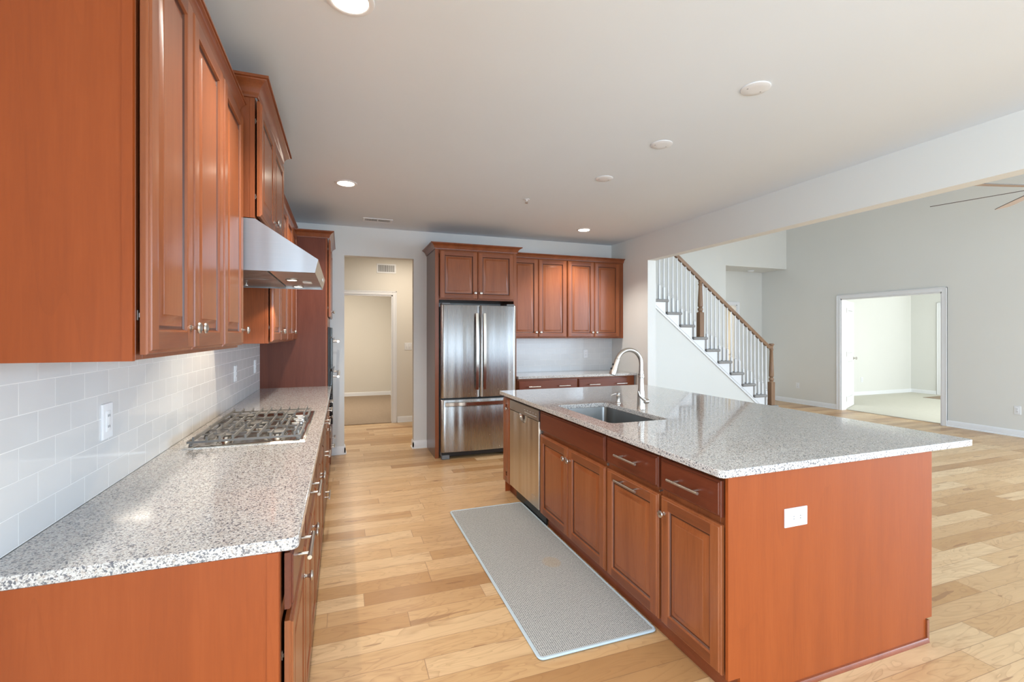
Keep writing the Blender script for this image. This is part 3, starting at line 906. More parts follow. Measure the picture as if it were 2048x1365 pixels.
for y in (2.84, 3.22):
    m = MB(); m.lathe((-.262, y, 1.7275), (0, 0, -1), [(0, .033), (.004, .033), (.006, .026), (.004, .024)], 24); b = m.build('lamp_ring', 'nickel', hd)
    MB().lathe((-.262, y, 1.7235), (0, 0, -1), [(0, .0235), (.001, .0235)], 20).build('lamp_lens', 'glow', b)
    l = bpy.data.lights.new('hood_lamp', 'SPOT'); l.energy = 13; l.color = (1, .84, .62); l.spot_size = radians(135); l.spot_blend = .25; l.shadow_soft_size = .007
    o = bpy.data.objects.new('hood_lamp', l); COL.objects.link(o); o.location = (-.262, y, 1.715); o.rotation_euler = (0, radians(-8), 0)
m = MB(); m.box(-.215, -.168, 2.92, 3.0, 1.7215, 1.7275, .002)
m.build('switch_box', 'whiteplastic', hd)
MB().box(-.1135, -.1105, 3.0, 3.06, 1.742, 1.758, .001).build('badge', 'whiteplastic', hd)

# ================================================================ OUTLETS
def plate(facing, f, a, z, label, kind='outlet', horiz=False, w=.072, h=.116, group=None):
    if horiz: w, h = h, w
    P = plane_pt(facing, f, a, z, 0)
    r = thing('wall_outlet' if kind == 'outlet' else 'light_switch', P, label, 'outlet' if kind == 'outlet' else 'switch', group)
    sg = {'+x': 1, '-x': -1, '-y': -1}[facing]
    m = MB().panel(facing, f, a - w / 2, a + w / 2, z - h / 2, z + h / 2, [(0, .0003), (0, .004), (.003, .006), (.006, .006)]); m.build('cover_plate', 'whiteplastic', r)
    F = f + sg * .0062
    n = 2 if kind == 'double_switch' else 1
    for i in range(n):
        ac = a + (i - (n - 1) / 2) * .046
        hw, hh = (.0335, .0165) if horiz else (.0165, .0335)
        m = MB().panel(facing, F, ac - hw, ac + hw, z - hh, z + hh, [(0, 0), (0, .0015), (.001, .002)])
        s = m.build('socket_insert' if kind == 'outlet' else 'rocker', 'whiteplastic', r)
        if kind == 'outlet':
            m = MB()
            for k in (-1, 1):
                for q in (-1, 1):
                    if horiz: c = (ac + k * .018, z + q * .005); A = plane_pt(facing, F, c[0] - .003, c[1] - .0012, .0021); B = plane_pt(facing, F, c[0] + .003, c[1] + .0012, .0026)
                    else: c = (ac + q * .005, z + k * .018); A = plane_pt(facing, F, c[0] - .0012, c[1] - .004, .0021); B = plane_pt(facing, F, c[0] + .0012, c[1] + .004, .0026)
                    m.box(A[0], B[0], A[1], B[1], A[2], B[2])
            m.build('slots', 'dark', s)
    return r


plate('+x', -.735, 1.913, 1.14, 'white outlet on the left tile wall nearest the camera, before the cooktop')
plate('+x', -.735, 3.896, 1.14, 'white outlet on the left tile wall just past the cooktop')
plate('+x', -.735, 4.71, 1.14, 'white outlet on the left tile wall beside the tall oven cabinet')
plate('-y', YB - .009, 3.247, 1.15, 'white outlet on the back tile wall right of the refrigerator')
plate('-x', XR, 7.10, .37, 'low white outlet on the great room wall between stairs and double doorway')
plate('-x', XR, 3.75, .37, 'low white outlet at the right edge of the photo')
plate('-y', 7.5, 11.35, .37, 'faint white outlet low on the foyer wall seen through the double doorway')
plate('-y', 7.765, 1.005, 1.228, 'white double rocker switch on the hall wall beyond the back doorway', kind='double_switch', w=.118)

# ================================================================ BACK WALL: FRIDGE ENCLOSURE
YF = 5.376
r = thing('refrigerator_cabinet', (1.495, 5.65, 0), 'tall cherry surround with a two door cabinet above the refrigerator', 'cabinet')
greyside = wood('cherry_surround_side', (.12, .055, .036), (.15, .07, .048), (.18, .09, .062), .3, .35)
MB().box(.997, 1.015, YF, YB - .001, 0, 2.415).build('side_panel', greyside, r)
MB().box(1.975, 1.99, YF, YB - .001, 0, 2.415).build('side_panel', 'cherry_frame', r)
MB().box(.997, 1.040, YF - .019, YF - .0002, 0, 2.415, .001).build('stile', 'cherry', r)
MB().box(1.955, 1.99, YF - .019, YF - .0002, 0, 2.415, .001).build('stile', 'cherry', r)
m = MB(); m.box(1.0155, 1.9745, YF, YB - .002, 1.826, 1.842); m.box(1.0155, 1.9745, YF, YB - .002, 2.40, 2.415); m.box(1.0155, 1.9745, YB - .012, YB - .002, 1.842, 2.40)
m.box(1.0405, 1.9545, YF - .019, YF - .0005, 1.826, 1.865); m.box(1.0405, 1.9545, YF - .019, YF - .0005, 2.36, 2.415); m.box(1.47, 1.52, YF - .019, YF - .0005, 1.865, 2.36)
m.build('body', 'cherry_frame', r)
add_door(r, '-y', YF - .019, 1.046, 1.494, 1.838, 2.395, knobpos=(1.462, 1.91))
add_door(r, '-y', YF - .019, 1.498, 1.948, 1.838, 2.395, knobpos=(1.530, 1.91))
crown(r, [(.995, YB - .002), (.995, YF - .026), (1.992, YF - .026), (1.992, 5.565)], 2.408, .056, .07, 'cherry_crown')

# refrigerator
fr = thing('refrigerator', (1.50, 5.55, 0), 'stainless steel french door refrigerator with bottom freezer drawer', 'refrigerator')
fx0, fx1, fy = 1.049, 1.949, 5.24
MB().box(fx0 + .004, fx1 - .004, fy + .075, 5.90, .03, 1.745, .004).build('body', plain('fridge_side_gray', (.20, .20, .20), .4), fr)


def bowed(m, x0, x1, y, z0, z1, bow, th=.07, n=10, ed=.008):
    rings = []
    for z, ins in ((z0, ed * .6), (z0 + ed, 0), (z1 - ed, 0), (z1, ed * .6)):
        pts = []
        for i in range(n + 1):
            t = i / n; x = x0 + (x1 - x0) * t
            e = min(t, 1 - t) * (x1 - x0)
            rd = .012; cr = 0 if e > rd else rd - math.sqrt(max(rd * rd - (rd - e) ** 2, 0))
            pts.append((x, y - bow(x) + cr + ins, z))
        pts += [(x1 - ins * .3, y + th, z), (x0 + ins * .3, y + th, z)]
        rings.append(pts)
    m.loops(rings); return m


def bowf(x):
    t = (x - fx0) / (fx1 - fx0); return .018 * (1 - (2 * t - 1) ** 2)


xm = 1.499
dl = bowed(MB(), fx0, xm - .003, fy + .018, .70, 1.762, bowf, n=24).build('door', 'steel', fr)
dr = bowed(MB(), xm + .003, fx1, fy + .018, .70, 1.762, bowf, n=24).build('door', 'steel', fr)
dz = bowed(MB(), fx0, fx1, fy + .018, .083, .680, bowf, n=36).build('freezer_drawer', 'steel', fr)
MB().box(fx0 + .006, fx1 - .006, fy + .05, fy + .10, .10, 1.75).build('gasket', 'black', fr)
m = MB(); m.box(fx0 + .01, fx1 - .01, fy + .045, fy + .09, .03, .082, .002); m.build('kick_grille', 'black', fr)
for x in (fx0 + .05, fx1 - .05):
    m = MB(); m.box(x - .045, x + .045, fy + .022, fy + .085, .002, .050, .006); m.build('foot', plain('grey_plastic', (.16, .17, .18), .5), fr)
for x in (fx0 + .06, fx1 - .06):
    MB().box(x - .05, x + .05, fy + .04, fy + .15, 1.764, 1.785, .004).build('hinge_cover', plain('hinge_cover_gray', (.15, .15, .15), .5), fr)


def curvebar(m, p0, p1, out, n=14, w=.012, depth=.05, th=.011, flat=.020):
    """flat bowed handle from p0 to p1, bulging along out"""
    p0 = Vector(p0); p1 = Vector(p1); out = Vector(out); d = (p1 - p0).normalized(); sd = d.cross(out).normalized()
    rings = []
    for i in range(n + 1):
        t = i / n; b = depth * (.55 + .45 * sin(pi * t))
        c = p0.lerp(p1, t) + out * b
        rings.append([c + sd * flat + out * 0, c + sd * flat * .75 + out * th, c - sd * flat * .75 + out * th, c - sd * flat, c - sd * flat * .8 - out * th * .4, c + sd * flat * .8 - out * th * .4])
    m.loops(rings)
    for t in (.03, .97):
        c = p0.lerp(p1, t); e = out * depth * .58
        m.loops([[c + sd * flat * .7 - d * .014, c - sd * flat * .7 - d * .014, c - sd * flat * .7 + d * .014, c + sd * flat * .7 + d * .014],
                 [c + e + sd * flat * .7 - d * .014, c + e - sd * flat * .7 - d * .014, c + e - sd * flat * .7 + d * .014, c + e + sd * flat * .7 + d * .014]])
    return m


curvebar(MB(), (xm - .045, fy + .004, .79), (xm - .045, fy + .004, 1.668), (0, -1, 0)).build('handle', 'steelbase', dl)
curvebar(MB(), (xm + .045, fy + .004, .79), (xm + .045, fy + .004, 1.668), (0, -1, 0)).build('handle', 'steelbase', dr)
curvebar(MB(), (fx0 + .04, fy + .012, .632), (fx1 - .04, fy + .012, .632), (0, -1, 0), n=20, depth=.045, flat=.024).build('handle', 'steelbase', dz)

# back wall uppers
g2_ = 'cherry wall cabinets on the back wall'
FBU = 5.625
for a0, a1, d, lab in ((1.992, 2.80, [(2.0, 2.381, 'hi'), (2.385, 2.792, 'lo')], 'cherry wall cabinet right beside the refrigerator surround, two tall doors'),
                       (2.80, 3.61, [(2.808, 3.205, 'hi'), (3.209, 3.602, 'lo')], 'cherry wall cabinet at the right corner of the back wall, two tall doors')):
    r = upper(a0, a1, FBU, 1.372, 2.43, d, lab, g2_, facing='-y', back=YB - .001, doorz=(1.387, 2.402))
    if a1 > 3: MB().box(3.611, XB - .002, FBU, FBU + .019, 1.372, 2.43).build('filler', 'cherry_frame', r)
    crown(r, [(a0, FBU - .010), (a1 if a1 < 3 else XB - .003, FBU - .010)], 2.412, .045, .055)
# back wall base
FBB = 5.335
for a0, a1, hs, lab in ((1.992, 2.805, (2.20, 2.605), 'cherry base cabinet beside the refrigerator with a wide two pull drawer'),
                        (2.805, 3.545, (3.03, 3.43), 'cherry base cabinet in the back right corner with a wide two pull drawer')):
    r = thing('base_cabinet', ((a0 + a1) / 2, 5.64, 0), lab, 'cabinet', 'cherry base cabinets on the back wall')
    carcass(r, '-y', FBB, YB - .001, a0, a1, 0, ctop, rail_z=.705)
    add_door(r, '-y', FBB, a0 + .012, a1 - .012, .722, .862, drawer=True, pulls=[(h, .785, .155) for h in hs])
    mid = (a0 + a1) / 2
    add_door(r, '-y', FBB, a0 + .012, mid - .002, .118, .692, knobpos=(mid - .032, .62))
    add_door(r, '-y', FBB, mid + .002, a1 - .012, .118, .692, knobpos=(mid + .032, .62))
    if a1 > 3:
        MB().box(3.546, 3.655, FBB, FBB + .019, .105, ctop).build('filler', 'cherry_frame', r)
slab('countertop', (1.992, XB - .004, 5.292, YB - .010), ctop, .914, rc=[.002, .002, .002, .012], label='narrow granite worktop along the back wall beside the refrigerator')

# ================================================================ ISLAND
FI = 1.391   # face frame plane
IY0, IY1 = 1.412, 4.03
IM = 1.985   # back of the front row of cabinets
gI = 'cherry cabinets in the island'


def islcab(a0, a1, lab, **kw):
    r = thing('island_cabinet', ((FI + IM) / 2, (a0 + a1) / 2, 0), lab, 'cabinet', gI)
    carcass(r, '-x', FI, IM, a0, a1, 0, ctop, rail_z=.705, **kw)
    return r


r = islcab(1.412, 1.797, 'island cabinet nearest the camera, one drawer over one door with a knob')
add_door(r, '-x', FI, 1.424, 1.787, .720, .862, drawer=True, pullpos=(1.605, .79, .19))
add_door(r, '-x', FI, 1.424, 1.787, .112, .690, knobpos=(1.757, .618))
r = islcab(1.797, 2.262, 'island cabinet with a drawer and a pull out door, both with bar pulls')
add_door(r, '-x', FI, 1.807, 2.252, .720, .862, drawer=True, pullpos=(2.03, .795, .19))
add_door(r, '-x', FI, 1.807, 2.252, .112, .690, pullpos=(2.03, .662, .19))
m = MB(); m.cyl((FI - .02, 1.80, .706), (FI - .003, 1.80, .706), .004, 8); m.build('hinge', 'hinge', r)
r = islcab(2.262, 3.185, 'wide island cabinet below the sink, blank drawer front over a pair of doors', open_top=True)
add_door(r, '-x', FI, 2.272, 3.175, .720, .862, drawer=True)
add_door(r, '-x', FI, 2.272, 2.722, .112, .690, knobpos=(2.692, .618))
add_door(r, '-x', FI, 2.726, 3.175, .112, .690, knobpos=(2.756, .618))
for y in (2.268, 3.178): MB().box(FI - .012, FI - .001, y - .006, y + .006, .698, .712, .001).build('hinge', 'hinge', r)
r = islcab(3.838, IY1, 'very narrow island cabinet at the far end beyond the dishwasher')
add_door(r, '-x', FI, 3.848, IY1 - .010, .112, .862, knobpos=(3.878, .775))
# far-side row (facing the great room)
for i, (a0, a1) in enumerate(((1.412, 2.285), (2.285, 3.158), (3.158, IY1))):
    r = thing('island_cabinet', (2.3, (a0 + a1) / 2, 0), ('island cabinet on the great room side, behind the near end panel', 'island cabinet on the great room side, middle one', 'island cabinet on the great room side, far end')[i], 'cabinet', gI)
    carcass(r, '+x', 2.592, IM + .001, a0, a1, 0, ctop, open_top=True)
    mid = (a0 + a1) / 2
    add_door(r, '+x', 2.592, a0 + .006, mid - .002, .135, .865, knobpos=(mid - .032, .78))
    add_door(r, '+x', 2.592, mid + .002, a1 - .012, .135, .865, knobpos=(mid + .032, .78))
# end panels
r = thing('end_panel', (1.98, 1.40, 0), 'large orange cherry end panel of the island facing the camera, with an outlet', 'panel')
m = MB(); m.prism([(FI - .014, .105), (FI + .045, .105), (FI + .045, 0), (2.592 - .045, 0), (2.592 - .045, .105), (2.592, .105), (2.592, ctop), (FI - .014, ctop)], 1, 1.399, 1.4115)
m.build('panel_board', 'cherry_panel', r)
MB().box(FI - .0142, FI + .012, 1.3975, 1.3989, .106, ctop).build('edge_strip', 'cherry_panel', r)
m = MB(); m.prism([(1.3988, 0), (1.3988, .020), (1.392, .018), (1.386, .010), (1.385, 0)], 0, FI + .045, 2.592 - .040); m.build('shoe_molding', 'plinth', r)
MB().box(2.592 - .0445, 2.592 - .030, 1.392, 1.4118, 0, .100).build('corner_block', 'cherry_crown', r)
MB().box(FI + .002, 2.592, IY1 + .0005, IY1 + .0125, .0, ctop).build('panel_back_board', 'cherry_panel', r)
P = plate('-y', 1.3988, 1.725, .688, 'white horizontal outlet on the orange end panel of the island', horiz=True, w=.075, h=.122)

# dishwasher
dw = thing('dishwasher', (1.69, 3.51, 0), 'stainless steel dishwasher in the island with a pocket handle', 'dishwasher')
d0, d1 = 3.192, 3.832
MB().box(1.393, 1.975, d0 + .004, d1 - .004, .10, .872).build('tub', 'black', dw)
# door with scooped pocket
m = MB(); bm = m.bm
XD = 1.362
pw, pc = .085, (d0 + d1) / 2 + .005
pts_out = [(d0 + .002, .125), (d1 - .002, .125), (d1 - .002, .778), (pc + pw, .778)]
arc = [(pc + pw * cos(radians(t)), .778 - .062 * sin(radians(t))) for t in range(15, 180, 15)]
poly = pts_out + arc + [(pc - pw, .778), (d0 + .002, .778)]
m.loops([[(1.391, y, z) for y, z in poly], [(XD + .003, y, z) for y, z in poly], [(XD, pc + (y - pc) * .994, .45 + (z - .45) * .994) for y, z in poly]])
dd = m.build('door', 'steeldw', dw)
m = MB()
rings = []
for s, dep in ((1, .004), (.9, .018), (.6, .026), (.2, .027)):
    rings.append([(XD + dep, pc + pw * s * cos(radians(t)), .778 - .062 * s * sin(radians(t))) for t in range(0, 181, 12)])
m.loops(rings, cap0=False, cap1=True, closed=True); m.build('pocket_handle', 'steelbase', dd)
cp = MB().box(1.391, XD - .002, d0 + .001, d1 - .001, .781, .862, .004).build('control_panel', plain('dishwasher_panel_steel', (.50, .475, .45), .3, 1.0), dw)
m = MB()
for i in range(9):
    y = 3.235 + i * .028
    m.box(XD - .0035, XD - .0022, y, y + .014, .806, .811)
    if i % 2 == 0: m.box(XD - .0035, XD - .0022, y, y + .016, .826, .829)
m.build('buttons', plain('button_gray', (.55, .55, .55), .5), cp)
m = MB()
for t in range(24):
    a, b = radians(t * 15), radians(t * 15 + 15)
    m.tube([(XD - .0006, 3.30 + .028 * cos(a), .20 + .010 * sin(a)), (XD - .0006, 3.30 + .028 * cos(b), .20 + .010 * sin(b))], .0011, 6)
m.build('badge', 'nickel', dd)
MB().box(1.424, 1.432, d0 + .003, d1 - .003, .004, .10, .001).build('kick_plate', 'black', dw)

# countertop with sink cut-out
SX0, SX1, SY0, SY1 = 1.450, 1.852, 2.342, 3.072
slab('countertop', (1.335, 2.893, 1.3845, 4.05), ctop, .914, hole=(SX0, SX1, SY0, SY1), rc=.024, rh=.035, label='big speckled granite island top with a sink cut into it')
# sink
sk = thing('sink', ((SX0 + SX1) / 2, (SY0 + SY1) / 2, .68), 'undermount stainless steel sink in the island top', 'sink')


def rrect(x0, x1, y0, y1, rd, z, seg=5):
    out = []
    for cx, cy, a in ((x1 - rd, y1 - rd, 0), (x0 + rd, y1 - rd, 90), (x0 + rd, y0 + rd, 180), (x1 - rd, y0 + rd, 270)):
        for i in range(seg + 1):
            t = radians(a + 90 * i / seg); out.append((cx + rd * cos(t), cy + rd * sin(t), z))
    return out


m = MB(); R_ = []
for o_, z, rd in ((.022, .8835, .05), (-.0, .8835, .035), (-.001, .88, .034), (-.004, .71, .034), (-.010, .69, .03), (-.03, .680, .02), (-.14, .677, .01)):
    R_.append(rrect(SX0 - o_, SX1 + o_, SY0 - o_, SY1 + o_, rd, z))
for o_, z, rd in ((-.14, .674, .01), (-.028, .677, .02), (-.007, .688, .03), (-.001, .71, .034), (.003, .88, .034), (.022, .882, .05)):
    R_.append(rrect(SX0 - o_, SX1 + o_, SY0 - o_, SY1 + o_, rd, z))
m2 = m.loops(R_[:7], cap0=False, cap1=True); m.loops(R_[7:], cap0=True, cap1=False)
m.build('basin', 'steelsink', sk)
MB().lathe(((SX0 + SX1) / 2 + .05, (SY0 + SY1) / 2, .6775), (0, 0, 1), [(0, .05), (.002, .05), (.003, .042), (.0015, .038), (.001, .01)], 24).build('drain', 'nickel', sk)

# faucet
FX, FY = 1.937, 2.744
fc = thing('faucet', (FX, FY, .914), 'tall arched brushed nickel pull down faucet behind the sink', 'faucet')
m = MB(); m.lathe((FX, FY, .9142), (0, 0, 1), [(0, .030), (.004, .030), (.008, .0285), (.03, .027), (.06, .0275), (.10, .025), (.15, .0195), (.20, .0185), (.212, .0185), (.214, .0215), (.219, .0225), (.224, .0215), (.226, .020), (.232, .020), (.234, .0215), (.238, .0215), (.240, .017), (.26, .0165)], 28)
m.build('body', 'nickel', fc)
R0 = .098
pts = [(FX, FY, 1.17 + i * .0125) for i in range(5)]
cz = 1.222
for i in range(1, 20):
    t = radians(i * 158 / 19); pts.append((FX - R0 + R0 * cos(t), FY, cz + R0 * sin(t)))
ex, ez = pts[-1][0], pts[-1][2]
m = MB(); m.tube(pts, .0145, 18); m.build('spout', 'nickel', fc)
dv = Vector((-sin(radians(158 - 90)) * 0 - .36, 0, -.93)).normalized()
m = MB(); m.lathe((ex, FY, ez), dv, [(-.004, .0145), (.0, .0165), (.01, .017), (.05, .0185), (.085, .022), (.10, .0235), (.112, .0225), (.113, .016), (.110, .014)], 24)
sh = m.build('spray_head', 'nickel', fc)
q = Vector((ex, FY, ez)) + dv * .045 + Vector((-.93, 0, .36)) * .019
m = MB(); m.lathe(q, (-.93, 0, .36), [(0, .007), (.003, .007), (.004, .004)], 12); m.lathe(q + dv * .03 + Vector((-.002, 0, 0)), (-.93, 0, .36), [(0, .007), (.003, .007), (.004, .004)], 12); m.build('spray_button', 'dark', sh)
# lever on the camera side
hv = Vector((.62, -.78, 0)).normalized()
b0 = Vector((FX, FY, .967))
m = MB(); m.lathe(b0 + hv * .018, hv, [(0, .016), (.012, .018), (.028, .017), (.036, .012), (.040, .004)], 20)
m.build('handle_hub', 'nickel', fc)
m = MB(); pl = [b0 + hv * .046 + Vector((0, 0, .002)), b0 + hv * .034 + Vector((0, 0, .006)), b0 + hv * .012 + Vector((-.012, -.018, .018)), b0 + hv * .0 + Vector((-.030, -.022, .042)), b0 + Vector((-.036, -.020, .070))]
m.tube(pl, [.010, .012, .011, .0075, .004], 12); m.build('lever', 'nickel', fc)
# soap dispenser
sd_ = thing('soap_dispenser', (1.929, 3.02, .914), 'small brushed nickel soap dispenser standing left of the faucet', 'dispenser')
m = MB(); m.lathe((1.929, 3.02, .9142), (0, 0, 1), [(0, .020), (.004, .020), (.008, .014), (.02, .0125), (.045, .0135), (.052, .016), (.058, .012), (.066, .010)], 22); m.build('pump_body', 'nickel', sd_)
m = MB(); m.lathe((1.929, 3.02, .980), (0, 0, 1), [(0, .010), (.003, .0145), (.010, .015), (.013, .012), (.014, .002)], 20); m.tube([(1.929, 3.02, .984), (1.90, 3.02, .983), (1.872, 3.02, .976), (1.868, 3.02, .970)], [.005, .0045, .004, .0038], 10); m.build('pump_head', 'nickel', sd_)

# ================================================================ MAT
r = thing('kitchen_mat', (1.107, 2.79, 0), 'long gray woven runner mat on the floor beside the island, pale blue border', 'mat')
RX0, RX1, RY0, RY1 = .803, 1.419, 1.876, 3.702
MB().box(RX0 + .012, RX1 - .012, RY0 + .012, RY1 - .012, .0015, .011, .001).build('mat_weave', 'rug', r)
m = MB()
pts = [Vector(p) for p in rrect(RX0 + .008, RX1 - .008, RY0 + .008, RY1 - .008, .02, .0075, 4)]
rings = []
n = len(pts)
for i in range(n):
    t = (pts[(i + 1) % n] - pts[i - 1]).normalized(); s_ = Vector((t.y, -t.x, 0))
    rings.append([pts[i] + s_ * .009 * cos(a) + Vector((0, 0, .006 * sin(a))) for a in (0, pi / 3, 2 * pi / 3, pi, 4 * pi / 3, 5 * pi / 3)])
m.loops(rings + [rings[0]], cap0=False, cap1=False); bmesh.ops.remove_doubles(m.bm, verts=m.bm.verts[:], dist=1e-5)
m.build('border', 'rugedge', r)

# ================================================================ CEILING FIXTURES
gl = 'recessed ceiling lights'


def can(x, y, lab):
    r = thing('recessed_light', (x, y, H), lab, 'light', gl)
    MB().lathe((x, y, H - .0002), (0, 0, -1), [(0, .092), (.004, .090), (.007, .078), (.005, .070), (.0045, .069)], 36).build('trim_ring', 'whiteplastic', r)
    MB().lathe((x, y, H - .0047), (0, 0, -1), [(0, .068), (.0012, .067), (.002, .05)], 32).build('lamp_lens', 'glow', r)
    l = bpy.data.lights.new('downlight', 'SPOT'); l.energy = 98; l.color = (1, .94, .86); l.spot_size = radians(120); l.spot_blend = .6; l.shadow_soft_size = .06
    o = bpy.data.objects.new('downlight', l); COL.objects.link(o); o.location = (x, y, H - .02)


can(.027, 1.915, 'lit recessed light cut off by the top edge of the photo')
can(.027, 4.25, 'lit recessed light above the aisle near the range hood')
can(2.803, 5.149, 'lit recessed light in front of the back wall cabinets')
for y, lab in ((1.88, 'round white blank cover on the ceiling, largest and nearest of three'), (2.652, 'round white blank cover on the ceiling, middle one of three'), (3.393, 'round white blank cover on the ceiling, farthest of three')):
    r = thing('ceiling_cover', (2.035, y, H), lab, 'cover', 'blank covers above the island')
    MB().lathe((2.035, y, H - .0002), (0, 0, -1), [(0, .072), (.004, .072), (.0065, .068), (.007, .03)], 36).build('cover_disc', 'whiteplastic', r)
    for dx in (-.044, .044):
        MB().lathe((2.035 + dx, y + .01, H - .007), (0, 0, -1), [(0, .004), (.001, .004), (.0015, .002)], 10).build('screw', plain('screw_gray', (.35, .35, .35), .5), r)
r = thing('sprinkler_head', (1.653, 4.173, H), 'small white fire sprinkler on the ceiling', 'sprinkler')
MB().lathe((1.653, 4.173, H - .0002), (0, 0, -1), [(0, .030), (.004, .028), (.006, .012), (.014, .010), (.016, .006)], 20).build('escutcheon', 'whiteplastic', r)
m = MB()
for s in (-1, 1): m.tube([(1.653 + s * .008, 4.173, H - .014), (1.653 + s * .013, 4.173, H - .022), (1.653 + s * .003, 4.173, H - .034)], .0022, 6)
m.lathe((1.653, 4.173, H - .034), (0, 0, -1), [(0, .016), (.0015, .016)], 14); m.build('deflector', 'nickel', r)


def vent(name, label, c, ax, w, h, n, normal):
    """c centre; ax 'ceiling' or 'wall'"""
    r = thing(name, c, label, 'vent')
    m = MB(); x, y, z = c
    def bx(m, u0, u1, v0, v1, d0, d1, bev=0.0):
        if ax == 'ceiling': m.box(x + u0, x + u1, y + v0, y + v1, z - d1, z - d0, bev)
        else: m.box(x + u0, x + u1, y - d1, y - d0, z + v0, z + v1, bev)
    fw = .022
    bx(m, -w / 2, w / 2, -h / 2, -h / 2 + fw, .0003, .008, .002); bx(m, -w / 2, w / 2, h / 2 - fw, h / 2, .0003, .008, .002)
    bx(m, -w / 2, -w / 2 + fw, -h / 2 + fw, h / 2 - fw, .0003, .008); bx(m, w / 2 - fw, w / 2, -h / 2 + fw, h / 2 - fw, .0003, .008)
    bx(m, -.004, .004, -h / 2 + fw, h / 2 - fw, .0003, .008)
    m.build('vent_frame', 'whiteplastic', r)
    m = MB(); bx(m, -w / 2 + fw, w / 2 - fw, -h / 2 + fw, h / 2 - fw, .0002, .001); m.build('backing', 'dark', r)
    m = MB(); iw = w - 2 * fw
    for i in range(n):
        u = -iw / 2 + iw * (i + .5) / n
        if abs(u) < .006: continue
        bx(m, u - iw / n * .22, u + iw / n * .22, -h / 2 + fw, h / 2 - fw, .0015, .006)
    m.build('louvers', 'whiteplastic', r)


vent('ceiling_vent', 'white louvered vent in the kitchen ceiling above the back doorway', (.372, 5.50, H), 'ceiling', .32, .16, 22, None)
vent('wall_vent', 'white louvered vent high on the hall wall beyond the doorway', (.66, 7.765, 2.48), 'wall', .30, .15, 24, None)
r = tag(MB().lathe((8.25, 7.75, 2.7995), (0, 0, -1), [(0, .065), (.02, .065), (.032, .05), (.034, .01)], 24).build('smoke_detector', 'whiteplastic'), 'round white smoke detector under the ceiling of the recess past the stairs', 'detector')

# ================================================================ STAIRS
YS = 6.10; RUN = .255; RISE = .1975; NX1 = 7.105
st = thing('staircase', (6.0, 6.65, 0), 'carpeted staircase rising to the left with white skirt board', 'staircase')
nstep = 12
for kk in range(1, nstep + 1):
    xn = NX1 - RUN * (kk - 1); z = RISE * kk
    m = MB()
    m.box(xn - RUN - .03, xn, YS - .030, 7.33, z - .046, z, .018, 3)
    m.box(xn - .062, xn - .020, YS - .016, 7.33, z - RISE + .001, z - .040, .004)
    m.build('carpeted_step', 'staircarpet', st)


def nose(x): return RISE + (NX1 - x) * RISE / RUN


m = MB(); m.box(3.815, 4.0, YS - .03, 7.33, RISE * 13 - .036, RISE * 13, .01, 2); m.box(4.0, 4.025, YS - .012, 7.33, RISE * 12 + .002, RISE * 13 - .034); m.build('carpeted_landing', 'staircarpet', st)
xe = 4.03
pts_up = []
for kk in range(1, nstep + 1):
    xn = NX1 - RUN * (kk - 1) - .0625; z = RISE * kk
    if xn < xe + .05: break
    pts_up += [(xn, z - RISE if kk == 1 else z - RISE - .0465), (xn, z - .0465)]
last = pts_up[-1]
zl = lambda x: RISE + (NX1 - x) * RISE / RUN - .335
xfoot = NX1 + (RISE - .335) / (RISE / RUN)
poly = [(xfoot, 0)] + pts_up[0:] + [(xe, last[1]), (xe, zl(xe))]
m = MB(); m.prism(poly, 1, YS - .014, YS + .0005); m.build('skirt_board', 'trim', st, sharp=10)
m = MB()
for off in (0, .045):
    a = Vector((xfoot - .03 + off * 1.25, 0, .012)); 
    p = [(xfoot, 0 + off), (xfoot - .02, 0 + off)]
    z_ = lambda x: zl(x) + off
    m.prism([(xfoot - .01, z_(xfoot - .01)), (xe, z_(xe)), (xe, z_(xe) + .012), (xfoot - .01, z_(xfoot - .01) + .012)], 1, YS - .022, YS - .013)
m.build('skirt_molding', 'trim', st)
m = MB(); m.prism([(XB2 + .001, 0), (xfoot, 0), (xfoot, .05), (XB2 + .001, zl(XB2) + .05)], 1, YS + .001, YS + .018); struct(m.build('wall_understairs', 'wall'), 'triangular wall under the staircase')
baseboard('baseboard_understairs', [('x', YS, XB2, xfoot - .15, -1)])

rl = thing('stair_railing', (6.0, YS + .045, 0), 'oak handrail with white balusters and two turned oak newels on the stairs', 'railing')
YRL = YS + .045


def railz(x): return 1.262 + .757 * (6.88 - x)


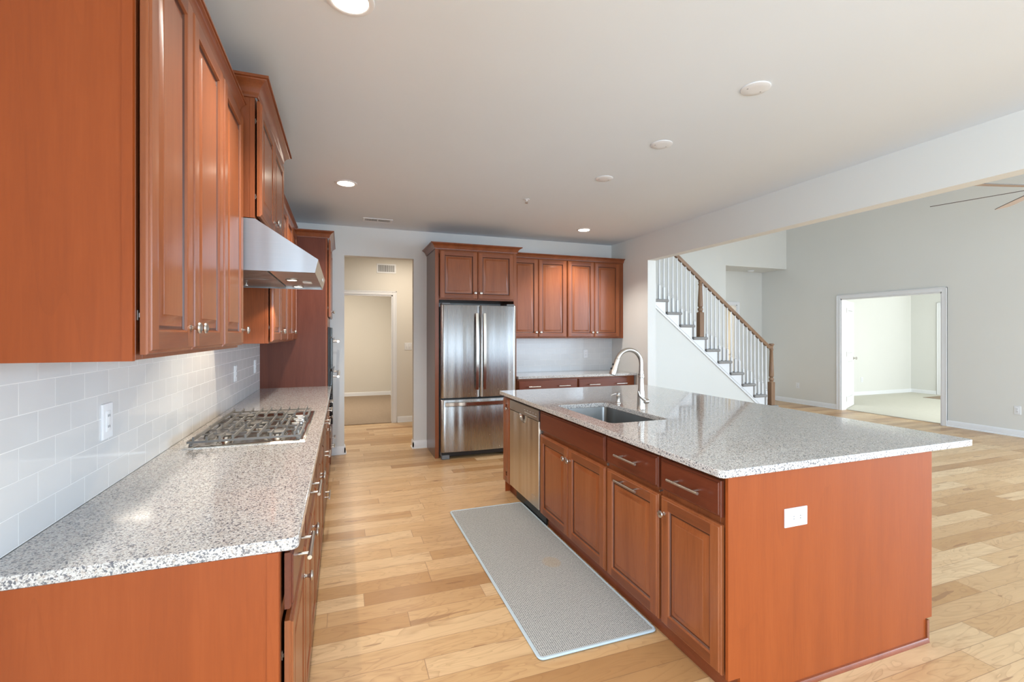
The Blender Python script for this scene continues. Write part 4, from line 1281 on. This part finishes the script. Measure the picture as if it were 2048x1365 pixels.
rings = []
path = [(7.02, 1.205), (6.97, 1.207), (6.93, 1.222)] + [(x, railz(x)) for x in (6.88, 6.5, 6.0, 5.5, 5.0, 4.5, 4.0, 3.85)]
for i, (x, z) in enumerate(path):
    a = path[max(i - 1, 0)]; b = path[min(i + 1, len(path) - 1)]
    t = Vector((b[0] - a[0], 0, b[1] - a[1])).normalized(); up = Vector((-t.z, 0, t.x)) * (-1 if t.x < 0 else 1)
    if up.z < 0: up = -up
    c = Vector((x, YRL, z))
    rings.append([c + Vector((0, s, 0)) + up * u for s, u in ((-.022, -.03), (.022, -.03), (.022, -.012), (.030, -.002), (.030, .012), (.018, .026), (-.018, .026), (-.030, .012), (-.030, -.002), (-.022, -.012))])
MB().loops(rings).build('handrail', 'oak', rl, sharp=40)
for kk in range(1, nstep - 1):
    xn = NX1 - RUN * (kk - 1); z = RISE * kk
    for j in range(3):
        x = xn - .05 - j * .085
        if abs(x - 7.01) < .055 or abs(x - 5.475) < .05 or x < 3.9: continue
        zt = (railz(x) if x < 6.93 else 1.215) - .028
        bz = z + .19 + j * .03
        m = MB(); m.box(x - .016, x + .016, YRL - .016, YRL + .016, z, bz, .002)
        m.lathe((x, YRL, bz - .004), (0, 0, 1), [(0, .013), (.012, .010), (.02, .016), (.03, .0155), (.04, .010), (.05, .014), (.12, .0145), (zt - bz, .010)], 10)
        m.build('baluster', 'trim', rl)
for x, zb, zt, cap in ((7.01, RISE, 1.235, True), (5.475, RISE * 7, railz(5.475) - .03, False)):
    m = MB(); m.box(x - .042, x + .042, YRL - .042, YRL + .042, zb, zb + .40, .004)
    h0 = zb + .398; L = zt - h0
    m.lathe((x, YRL, h0), (0, 0, 1), [(0, .040), (.008, .038), (.02, .026), (.03, .038), (.05, .042), (.07, .038), (.08, .026), (.09, .030), (.10, .040), (.11, .041), (.3 * L + .06, .038), (L * .85, .026), (L * .87, .034), (L * .90, .034), (L * .92, .025), (L * .97, .030), (L, .036)], 22)
    if cap: m.lathe((x, YRL, zt - .002), (0, 0, 1), [(0, .038), (.008, .046), (.022, .046), (.03, .040), (.034, .01)], 22)
    m.build('newel_post', 'oakv', rl)

# ================================================================ CEILING FAN
HX, HY, HZ = 5.387, 2.109, 2.6265
fn = thing('ceiling_fan', (HX, HY, HZ), 'dark bladed ceiling fan in the great room, cut off by the right edge', 'fan')
MB().cyl((HX, HY, HZ + .10), (HX, HY, HG - .03), .013, 12).build('down_rod', 'nickel', fn)
MB().lathe((HX, HY, HG - .0005), (0, 0, -1), [(0, .07), (.02, .068), (.05, .03), (.06, .014)], 24).build('canopy', 'nickel', fn)
MB().lathe((HX, HY, HZ - .06), (0, 0, 1), [(0, .05), (.01, .08), (.05, .10), (.10, .095), (.14, .06), (.17, .02)], 28).build('motor', 'nickel', fn)
for ang in (105, 45, 165, 225, 285, 345):
    a = radians(ang); d = Vector((cos(a), sin(a), 0)); n = Vector((-sin(a), cos(a), 0)); pit = radians(-11.5)
    wv = n * cos(pit) + Vector((0, 0, 1)) * sin(pit); up = d.cross(wv).normalized()
    m = MB(); c0 = Vector((HX, HY, HZ)); rings = []
    for s, hw in ((.10, .035), (.16, .052), (.25, .058), (.62, .064), (.70, .058), (.725, .042)):
        c = c0 + d * s
        rings.append([c + wv * hw + up * .003, c - wv * hw + up * .003, c - wv * hw - up * .003, c + wv * hw - up * .003])
    m.loops(rings)
    bm = m.bm; bm.normal_update()
    b = m.build('blade', ['fanblade', 'fanunder'], fn, sharp=20)
    for p in b.data.polygons:
        if p.normal.z < -.6: p.material_index = 1
print('objects', len(bpy.data.objects))
